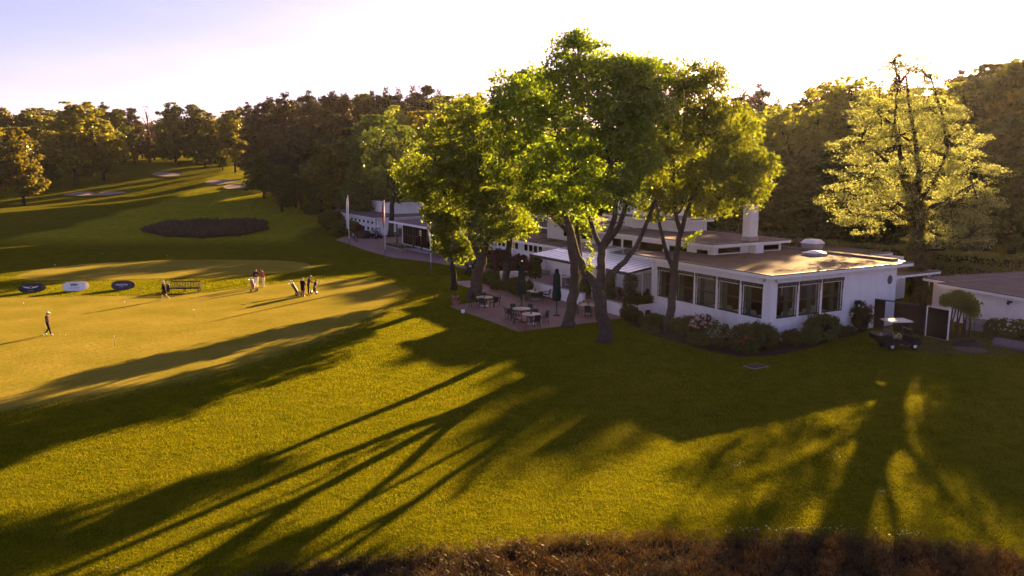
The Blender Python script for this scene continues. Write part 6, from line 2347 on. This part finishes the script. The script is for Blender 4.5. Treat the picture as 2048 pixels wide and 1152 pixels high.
def golf_cart(label, loc, rz, paint, roofc, bags=True, rack=True):
    o = thing('golf_cart', label, 'golf cart', loc, rz, 'golf carts by the clubhouse')
    # body side profile extruded across
    prof = [(-1.12, .32), (-1.15, .62), (-1.02, .74), (-.42, .76), (-.30, .70), (-.22, .34), (.45, .30), (.62, .42), (.70, .80), (.82, .84), (1.12, .70), (1.2, .48), (1.12, .28), (.98, .26), (.92, .42), (.78, .50), (.62, .42), (.52, .24), (-.5, .22), (-.56, .42), (-.72, .50), (-.88, .42), (-.95, .26)]
    m = MB()
    n = len(prof)
    for y0, y1 in ((-.58, .58),):
        vs = [(x, y0, z) for x, z in prof] + [(x, y1, z) for x, z in prof]
        m.add(vs, [(i, (i + 1) % n, (i + 1) % n + n, i + n) for i in range(n)])
        m.add(vs, [tuple(range(n - 1, -1, -1)), tuple(range(n, 2 * n))])
    bevel(m.build('body', paint, o), .02, 2)
    m = MB()
    m.box(-.5, .5, -.52, .52, .29, .315)
    m.build('floor_mat', RUBBER, o)
    m = MB()
    m.box(-.62, -.08, -.54, .54, .765, .88)
    bevel(m.build('seat', mat('cart_seat', (.20, .16, .14), .7), o), .04)
    m = MB()
    m.hexa([(-.66, -.52, .9), (-.56, -.52, .9), (-.56, .52, .9), (-.66, .52, .9)], [(-.80, -.5, 1.25), (-.72, -.5, 1.25), (-.72, .5, 1.25), (-.80, .5, 1.25)])
    bevel(m.build('backrest', MATS['cart_seat'], o), .03)
    for x in (-.72, .78):
        for y in (-.52, .52):
            wheel(o, x, y)
    for y in (-.5, .5):
        MB().tube([(.70, y, .80), (.50, y, 1.35), (.42, y, 1.78)], .022, 7).build('roof_post', BLACKF, o)
        MB().tube([(-.70, y, .74), (-.82, y, 1.25), (-.72, y, 1.78)], .022, 7).build('roof_post', BLACKF, o)
        m = MB()
        m.tube([(-.5, y, .9), (-.3, y, 1.08), (-.2, y, 1.02), (-.16, y, .88)], .02, 6)
        m.build('armrest', roofc, o)
    m = MB()
    m.hexa([(-1.0, -.6, 1.78), (.62, -.6, 1.78), (.62, .6, 1.78), (-1.0, .6, 1.78)], [(-.92, -.5, 1.87), (.52, -.5, 1.87), (.52, .5, 1.87), (-.92, .5, 1.87)])
    bevel(m.build('roof', roofc, o), .03, 3)
    m = MB()
    m.add([(.69, -.47, .84), (.69, .47, .84), (.44, .47, 1.74), (.44, -.47, 1.74), (.675, -.47, .84), (.675, .47, .84), (.425, .47, 1.74), (.425, -.47, 1.74)], [(0, 1, 2, 3), (7, 6, 5, 4), (0, 4, 5, 1), (2, 6, 7, 3), (1, 5, 6, 2), (0, 3, 7, 4)])
    m.build('windscreen', GLASS, o)
    MB().bar((.565, -.48, 1.29), (.565, .48, 1.29), .03, .03).build('screen_bar', roofc, o)
    m = MB()
    m.tube([(.55, .25, .75), (.30, .25, 1.0)], .02, 6)
    st = m.build('steering_column', BLACKF, o)
    m = MB()
    c = Vector((.29, .25, 1.01))
    nrm = Vector((-.7, 0, .7))
    e1, e2 = Vector((0, 1, 0)), Vector((.7, 0, .7))
    m.tube([c + e1 * math.cos(t * math.pi / 8) * .17 + e2 * math.sin(t * math.pi / 8) * .17 for t in range(17)], .014, 5)
    m.build('steering_wheel', BLACKF, st)
    for y in (-.38, .38):
        MB().ball((1.16, y, .60), .03, .09, .05, 10, 6).build('headlight', mat('lamp_glass', (.8, .8, .8), .15), o)
    if rack:
        m = MB()
        m.box(-1.25, -.78, -.5, .5, .42, .46).bar((-1.22, -.5, .46), (-1.22, -.5, .8), .03, .03).bar((-1.22, .5, .46), (-1.22, .5, .8), .03, .03).bar((-1.22, -.5, .8), (-1.22, .5, .8), .03, .03)
        m.build('bag_rack', BLACKF, o)
    if bags:
        for i, y in enumerate((-.26, .24)):
            m = MB()
            m.tube([(-1.02, y, .47), (-1.12, y, .95), (-1.18, y, 1.22)], [.12, .13, .14], 12)
            b = m.build('golf_bag', mat('bag_dark', (.02, .018, .02), .6), o)
            m = MB()
            rr = random.Random(i)
            for k in range(7):
                dx, dy = rr.uniform(-.08, .08), rr.uniform(-.08, .08)
                m.tube([(-1.17 + dx * .5, y + dy * .5, 1.2), (-1.22 + dx, y + dy, 1.38 + .05 * rr.random())], .008, 5)
                m.ball((-1.23 + dx, y + dy, 1.41), .05, .03, .03, 7, 5)
            m.build('club_heads', STEEL, b)
    return o


BK = mat('cart_black', (.010, .009, .010), .45, spec=.3)
NAVY = mat('cart_navy', (.018, .022, .06), .3, coat=.4)
q = P(1795, 697)
cart = golf_cart('black golf cart with cream roof parked on the lawn before the dark fence', (q.x, q.y, .005), R(6), BK, mat('cart_roof_cream', (.66, .58, .50), .7), bags=False, rack=False)
m = MB()
m.hexa([(-1.55, -.52, .62), (-.62, -.52, .60), (-.62, .52, .60), (-1.55, .52, .62)], [(-1.75, -.56, .98), (-.70, -.56, .92), (-.70, .56, .92), (-1.75, .56, .98)])
bevel(m.build('cargo_box', BK, cart), .03)
rr = random.Random(2)
for k in range(6):
    m = MB()
    x, y = -1.5 + k * .13, rr.uniform(-.35, .35)
    m.box(x - .09, x + .09, y - .12, y + .12, .93, 1.0 + .06 * rr.random())
    bevel(m.build('cargo_tool', STEEL if k % 2 else mat('tool_brown', (.22, .12, .08), .6), cart), .01)
q = P(940, 549)
c2 = golf_cart('dark blue golf cart with white roof seen from behind beside the thin maple', (q.x, q.y + .9, .005), R(92), NAVY, mat('cart_roof_white', (.70, .68, .68), .5))
MB().box(-1.275, -1.262, -.14, .14, .86, 1.02).build('number_plate', WHITE, c2)
for y in (-.42, .42):
    MB().ball((-1.165, y, .6), .02, .06, .04, 8, 5).build('tail_light', mat('tail_red', (.5, .03, .03), .3), c2)
q = P(753, 477)
golf_cart('dark golf cart parked by the corner of the far hall', (q.x, q.y, .022), R(-62), BK, MATS['cart_roof_white'])


# ================================================================== TROLLEYS
def trolley(label, loc, rz, bagc, topc, lean=.35):
    o = thing('golf_trolley', label, 'golf trolley', loc, rz, 'golf trolleys on the green')
    b0, b1 = Vector((.05, 0, .22)), Vector((.05 + lean, 0, 1.02))
    m = MB()
    m.tube([b0, b0.lerp(b1, .15), b0.lerp(b1, .8), b1], [.12, .13, .135, .15], 14)
    b = m.build('golf_bag', bagc, o)
    m = MB()
    m.tube([b0.lerp(b1, .93), b1 + (b1 - b0) * .04], [.155, .16], 14)
    m.tube([b0.lerp(b1, .3) + Vector((-.1, -.08, 0)), b0.lerp(b1, .62) + Vector((-.1, -.08, 0))], [.07, .07], 8)
    m.build('bag_collar', topc, b)
    m = MB()
    rr = random.Random(int(loc[0] * 10))
    for k in range(8):
        dx, dy = rr.uniform(-.1, .1), rr.uniform(-.1, .1)
        e = b1 + Vector((.08 + dx, dy, .16 + .1 * rr.random()))
        m.tube([b1 + Vector((dx * .4, dy * .4, 0)), e], .009, 5)
        m.ball(e, .055, .04, .035, 7, 5)
    m.build('club_heads', topc, b)
    m = MB()
    m.tube([(-.25, 0, .14), (.02, 0, .2), (.05 + lean * 1.0, .0, .95)], .018, 6).tube([(.42 * lean, 0, .55), (.7, 0, .95), (.82, 0, 1.0)], .016, 6).bar((.0, -.3, .16), (.0, .3, .16), .03, .03)
    m.tube([(.82, -.1, 1.0), (.82, .1, 1.0)], .022, 6)
    m.build('frame', STEEL, o)
    for x, y, r in ((0, -.32, .15), (0, .32, .15), (-.3, 0, .11)):
        m = MB()
        m.tube([(x, y - .02, r), (x, y + .02, r)], r, 16)
        w_ = m.build('wheel', RUBBER, o)
        m = MB()
        m.tube([(x, y - .026, r), (x, y + .026, r)], r * .55, 10)
        m.build('hub', STEEL, w_)
    return o


BAGR = mat('bag_red', (.30, .09, .08), .6)
BAGK = MATS['bag_dark']
BAGW = mat('bag_white', (.62, .58, .58), .6)
q = P(508, 583)
trolley('red and dark golf trolley with white topped bag beside the two men', (q.x, q.y, .006), R(140), BAGR, BAGW, .25)
q = P(596, 590)
trolley('silver golf trolley with pale hooded bag left of the dark pair', (q.x, q.y, .006), R(175), BAGK, BAGW, .45)
q = P(628, 588)
trolley('black golf trolley with upright bag right of the dark pair', (q.x, q.y, .006), R(60), BAGK, BAGK, .2)
q = P(712, 484)
trolley('small dark golf trolley standing on the path by the far flagpole', (q.x, q.y, .022), R(200), BAGK, BAGW, .3)


# ================================================================== PEOPLE
SKIN = mat('skin', (.46, .27, .20), .6)


def person(label, loc, rz, H, top, legs, shoes, hair, pose, headgear=None, sleeves='long', bare_legs=False, bulk=1.0, coat=False, shorts=False):
    """figure facing +y; pose: dict of joint offsets in metres for a 1.75 m figure"""
    o = thing('person', label, 'person', loc, rz, None)
    s = H / 1.75
    J = {'pelvis': (0, 0, .95), 'belly': (0, .01, 1.10), 'chest': (0, .01, 1.32), 'neck': (0, .01, 1.48), 'head0': (0, .02, 1.56)}
    lean = pose.get('lean', (0, 0))
    for k, f in (('belly', .3), ('chest', .75), ('neck', 1.0), ('head0', 1.12)):
        J[k] = (J[k][0] + lean[0] * f, J[k][1] + lean[1] * f, J[k][2])
    for sd, sg in (('l', -1), ('r', 1)):
        J['hip' + sd] = (sg * .10, 0, .90)
        J['knee' + sd] = pose.get('knee' + sd, (sg * .10, .02, .50))
        J['ankle' + sd] = pose.get('ankle' + sd, (sg * .10, -.02, .08))
        ax, ay, az = J['ankle' + sd]
        tf = pose.get('toe' + sd, (.0, .17, -.045))
        J['toe' + sd] = (ax + tf[0], ay + tf[1], max(.03, az + tf[2]))
        J['sho' + sd] = (sg * .19 + lean[0] * .85, .0 + lean[1] * .85, 1.41)
        J['elb' + sd] = pose.get('elb' + sd, (sg * .25, -.02, 1.14))
        J['wri' + sd] = pose.get('wri' + sd, (sg * .25, .08, .90))
    names = list(J)
    E_ = [('pelvis', 'belly'), ('belly', 'chest'), ('chest', 'neck'), ('neck', 'head0')]
    for sd in 'lr':
        E_ += [('pelvis', 'hip' + sd), ('hip' + sd, 'knee' + sd), ('knee' + sd, 'ankle' + sd), ('ankle' + sd, 'toe' + sd), ('chest', 'sho' + sd), ('sho' + sd, 'elb' + sd), ('elb' + sd, 'wri' + sd)]
    rad = {'pelvis': (.155, .12), 'belly': (.145, .11), 'chest': (.165, .12), 'neck': (.06, .06), 'head0': (.065, .07)}
    for sd in 'lr':
        rad.update({'hip' + sd: (.095, .10), 'knee' + sd: (.062, .065), 'ankle' + sd: (.045, .05), 'toe' + sd: (.045, .035), 'sho' + sd: (.068, .068), 'elb' + sd: (.05, .05), 'wri' + sd: (.034, .03)})
    if bare_legs:
        for sd in 'lr':
            rad['knee' + sd] = (.055, .055)
            rad['ankle' + sd] = (.036, .04)
    me = bpy.data.meshes.new('body')
    me.from_pydata([tuple(c * s for c in J[n]) for n in names], [(names.index(a), names.index(b)) for a, b in E_], [])
    tmp = bpy.data.objects.new('tmp', me)
    COL.objects.link(tmp)
    sk_ = tmp.modifiers.new('skin', 'SKIN')
    sk_.use_smooth_shade = True
    sb = tmp.modifiers.new('sub', 'SUBSURF')
    sb.levels = sb.render_levels = 1
    if not me.skin_vertices:
        bpy.context.view_layer.objects.active = tmp
    for i, n in enumerate(names):
        sv = me.skin_vertices[0].data[i]
        sv.radius = (rad[n][0] * s * bulk * 1.2, rad[n][1] * s * bulk * 1.2)
        sv.use_root = (n == 'pelvis')
    bm_ = bpy.data.meshes.new_from_object(tmp.evaluated_get(bpy.context.evaluated_depsgraph_get()))
    bpy.data.objects.remove(tmp)
    bm_.name = 'body'
    bm_.materials.clear()
    for q_ in (SKIN, top, legs, shoes):
        bm_.materials.append(q_)
    seg = []
    for a, b in E_:
        if a in ('pelvis',) and b.startswith('hip'):
            mi = 2
        elif a == 'pelvis' or a == 'belly' or a == 'chest':
            mi = 1
        elif a == 'neck':
            mi = 0
        elif a.startswith('hip'):
            mi = 2
        elif a.startswith('knee'):
            mi = 0 if bare_legs else 2
        elif a.startswith('ankle'):
            mi = 3
        elif a.startswith('sho'):
            mi = 1
        else:
            mi = 1 if sleeves == 'long' else 0
        seg.append((Vector(J[a]) * s, Vector(J[b]) * s, mi))
    for p in bm_.polygons:
        c = p.center
        best, bd = 1, 9
        for a, b, mi in seg:
            t = max(0, min(1, (c - a).dot(b - a) / max(1e-9, (b - a).length_squared)))
            dd = (c - a.lerp(b, t)).length
            if dd < bd:
                bd, best = dd, mi
        if best == 2 and c.z > .93 * s:
            best = 1
        if best == 1 and abs(c.x) < .2 * s and c.z < .93 * s and not coat:
            best = 2 if c.z < .9 * s else best
        if coat and c.z > .62 * s and best == 2:
            best = 1
        p.material_index = best
        p.use_smooth = True
    body = bpy.data.objects.new('body', bm_)
    COL.objects.link(body)
    body.parent = o
    # head with face, ears, hair
    hd = Vector(J['head0']) * s + Vector((0, .015 * s, .075 * s)) + Vector(pose.get('head', (0, 0, 0))) * s
    m = MB()
    m.ball(hd, .075 * s, .095 * s, .118 * s, 14, 10)
    m.ball(hd + Vector((0, .095, -.01)) * s, .014 * s, .022 * s, .026 * s, 6, 4)
    for sg in (-1, 1):
        m.ball(hd + Vector((sg * .077, -.005, 0)) * s, .012 * s, .022 * s, .032 * s, 6, 5)
    h_ = m.build('head', SKIN, o)
    m = MB()
    for sg in (-1, 1):
        m.ball(hd + Vector((sg * .03, .085, .012)) * s, .011 * s, .008 * s, .008 * s, 6, 4)
    m.ball(hd + Vector((0, .084, -.058)) * s, .024 * s, .008 * s, .006 * s, 6, 4)
    m.build('face', mat('face_dark', (.10, .04, .035), .6), h_)
    m = MB()
    m.ball(hd + Vector((0, -.022, .028)) * s, .083 * s, .092 * s, .10 * s, 12, 8)
    m.build('hair', hair, h_)
    if headgear == 'cap':
        m = MB()
        m.ball(hd + Vector((0, -.008, .058)) * s, .09 * s, .105 * s, .075 * s, 14, 8)
        m.hexa([hd + Vector(q_) * s for q_ in ((-.07, .07, .045), (.07, .07, .045), (.055, .19, .03), (-.055, .19, .03))], [hd + Vector(q_) * s for q_ in ((-.07, .07, .058), (.07, .07, .058), (.055, .19, .04), (-.055, .19, .04))])
        m.build('cap', mat('cap_white', (.78, .76, .76), .7), h_)
    elif headgear == 'darkcap':
        m = MB()
        m.ball(hd + Vector((0, -.008, .058)) * s, .088 * s, .10 * s, .07 * s, 14, 8)
        m.hexa([hd + Vector(q_) * s for q_ in ((-.07, .07, .045), (.07, .07, .045), (.055, .17, .03), (-.055, .17, .03))], [hd + Vector(q_) * s for q_ in ((-.07, .07, .058), (.07, .07, .058), (.055, .17, .04), (-.055, .17, .04))])
        m.build('cap', mat('cap_dark', (.03, .025, .025), .7), h_)
    # hands: palm, four fingers, thumb, slightly curled
    for sd, sg in (('l', -1), ('r', 1)):
        w_, e_ = Vector(J['wri' + sd]) * s, Vector(J['elb' + sd]) * s
        d = (w_ - e_).normalized()
        si = d.cross(Vector((0, 1, 0.01))).normalized()
        fw = si.cross(d).normalized()
        m = MB()
        m.tube([w_ - d * .02 * s, w_ + d * .04 * s, w_ + d * .085 * s], [.026 * s, .034 * s, .03 * s], 8)
        for k, ln in enumerate((.062, .074, .068, .052)):
            b0 = w_ + d * .08 * s + fw * (.027 - .018 * k) * s
            m.tube([b0, b0 + d * ln * .55 * s - si * sg * .006 * s, b0 + d * ln * .9 * s - si * sg * .026 * s], [.0095 * s, .009 * s, .0075 * s], 5)
        b0 = w_ + d * .025 * s + fw * .028 * s
        m.tube([b0, b0 + (d * .03 + fw * .03) * s, b0 + (d * .062 + fw * .036) * s], [.012 * s, .011 * s, .009 * s], 5)
        m.build('hand', SKIN, o)
    if shorts or bare_legs:                        # skirt or shorts hem
        m = MB()
        m.lathe([(.175 * s, .62 * s), (.165 * s, .8 * s), (.155 * s, .98 * s)], n=16)
        m.build('skirt', top, o)
    if coat:
        m = MB()
        m.lathe([(.20 * s, .62 * s), (.19 * s, .85 * s), (.17 * s, 1.05 * s)], n=16)
        m.build('coat_hem', top, o)
    return o


HB = mat('hair_brown', (.05, .03, .02), .7)
HG = mat('hair_blond', (.32, .24, .17), .7)
T_BLK = mat('cloth_black', (.018, .013, .012), .85)
T_BRN = mat('cloth_dark_brown', (.055, .032, .028), .85)
T_MAR = mat('cloth_maroon', (.075, .025, .028), .85)
T_RED = mat('cloth_red', (.36, .035, .04), .85)
T_PUR = mat('cloth_purple', (.055, .035, .10), .85)
T_WHT = mat('cloth_white', (.70, .66, .65), .85)
T_PNK = mat('cloth_dusky', (.16, .085, .09), .85)
SH_W = mat('shoe_white', (.72, .68, .66), .6)
SH_K = mat('shoe_dark', (.03, .025, .025), .6)
q = P(97, 670.5, .006)
person('person in white cap and dark clothes walking toward a ball on the green', (q.x, q.y, .006), R(-82), 1.63, T_BRN, T_BLK, SH_W, HB,
       {'kneer': (.09, .14, .50), 'ankler': (.09, .20, .08), 'kneel': (-.09, .02, .48), 'anklel': (-.09, -.26, .13), 'toel': (0, .12, -.09), 'elbr': (.24, .02, 1.14), 'wrir': (.18, .16, .94), 'elbl': (-.24, -.05, 1.14), 'wril': (-.22, -.02, .88), 'lean': (0, .03), 'head': (0, .02, -.01)}, 'cap')
club = P(90, 669, .006)
o = thing('golf_club', 'thin golf putter held by the walking person', 'golf club', (q.x - .05, q.y - .15, .006), R(-82))
MB().tube([(-.22, -.04, .86), (-.24, -.28, .05)], .012, 5).build('shaft', STEEL, o)
MB().box(-.30, -.20, -.33, -.27, .0, .05).build('club_head', STEEL, o)
q = P(330, 600, .006)
person('person in white cap and black dress striding past the bench', (q.x, q.y, .006), R(82), 1.66, T_BLK, T_BLK, SH_W, HG,
       {'kneel': (-.09, .20, .52), 'anklel': (-.09, .28, .08), 'kneer': (.09, -.02, .50), 'ankler': (.09, -.38, .15), 'toer': (0, .10, -.11), 'elbr': (.25, -.08, 1.14), 'wrir': (.24, .02, .90), 'elbl': (-.25, .03, 1.14), 'wril': (-.22, .18, .96), 'lean': (0, .02)}, 'cap', bare_legs=True)
q = P(513, 573.5, .006)
person('person in maroon pullover and white trousers with folded arms', (q.x, q.y, .006), R(-160), 1.74, T_MAR, T_WHT, SH_W, HB,
       {'elbl': (-.28, .06, 1.16), 'wril': (.02, .20, 1.14), 'elbr': (.28, .06, 1.16), 'wrir': (-.02, .22, 1.18)}, 'darkcap')
q = P(527.5, 574, .006)
person('person in red pullover and white trousers looking down', (q.x, q.y, .006), R(115), 1.74, T_RED, T_WHT, SH_W, HB,
       {'elbl': (-.23, .10, 1.15), 'wril': (-.10, .26, 1.0), 'elbr': (.23, .10, 1.15), 'wrir': (.06, .26, 1.0), 'lean': (0, .06), 'head': (0, .05, -.03), 'kneel': (-.13, .02, .5), 'anklel': (-.15, 0, .08)}, None)
q = P(606, 593, .006)
person('person in long dark coat standing with back to the lawn between trolleys', (q.x, q.y, .006), R(-20), 1.68, T_BLK, T_PNK, SH_W, HG,
       {'elbl': (-.24, .06, 1.15), 'wril': (-.18, .22, 1.0), 'elbr': (.24, .06, 1.15), 'wrir': (.18, .22, 1.0)}, None, coat=True, bulk=1.08)
q = P(617, 588.5, .006)
person('person in purple pullover bending over a dark golf bag', (q.x, q.y, .006), R(-70), 1.74, T_PUR, T_BLK, SH_K, HG,
       {'elbl': (-.26, .16, 1.18), 'wril': (-.10, .40, 1.08), 'elbr': (.26, .16, 1.18), 'wrir': (.12, .42, 1.05), 'lean': (0, .14), 'head': (0, .05, -.03)}, None)


# ================================================================== MORNING HAZE
hz = MB()
hz.box(-1100, 1100, -760, 1060, -1.0, 60.0)
vm = bpy.data.materials.new('haze_air')
vm.use_nodes = True
vn = vm.node_tree
vn.nodes.remove(vn.nodes['Principled BSDF'])
pv = vn.nodes.new('ShaderNodeVolumePrincipled')
pv.inputs['Color'].default_value = (0.95, 0.87, 0.86, 1)
pv.inputs['Density'].default_value = 0.000048
pv.inputs['Anisotropy'].default_value = 0.55
vn.links.new(pv.outputs[0], vn.nodes['Material Output'].inputs['Volume'])
haze = hz.build('haze', vm)
tag(haze, 'thin warm morning haze over the golf course', kind='stuff')
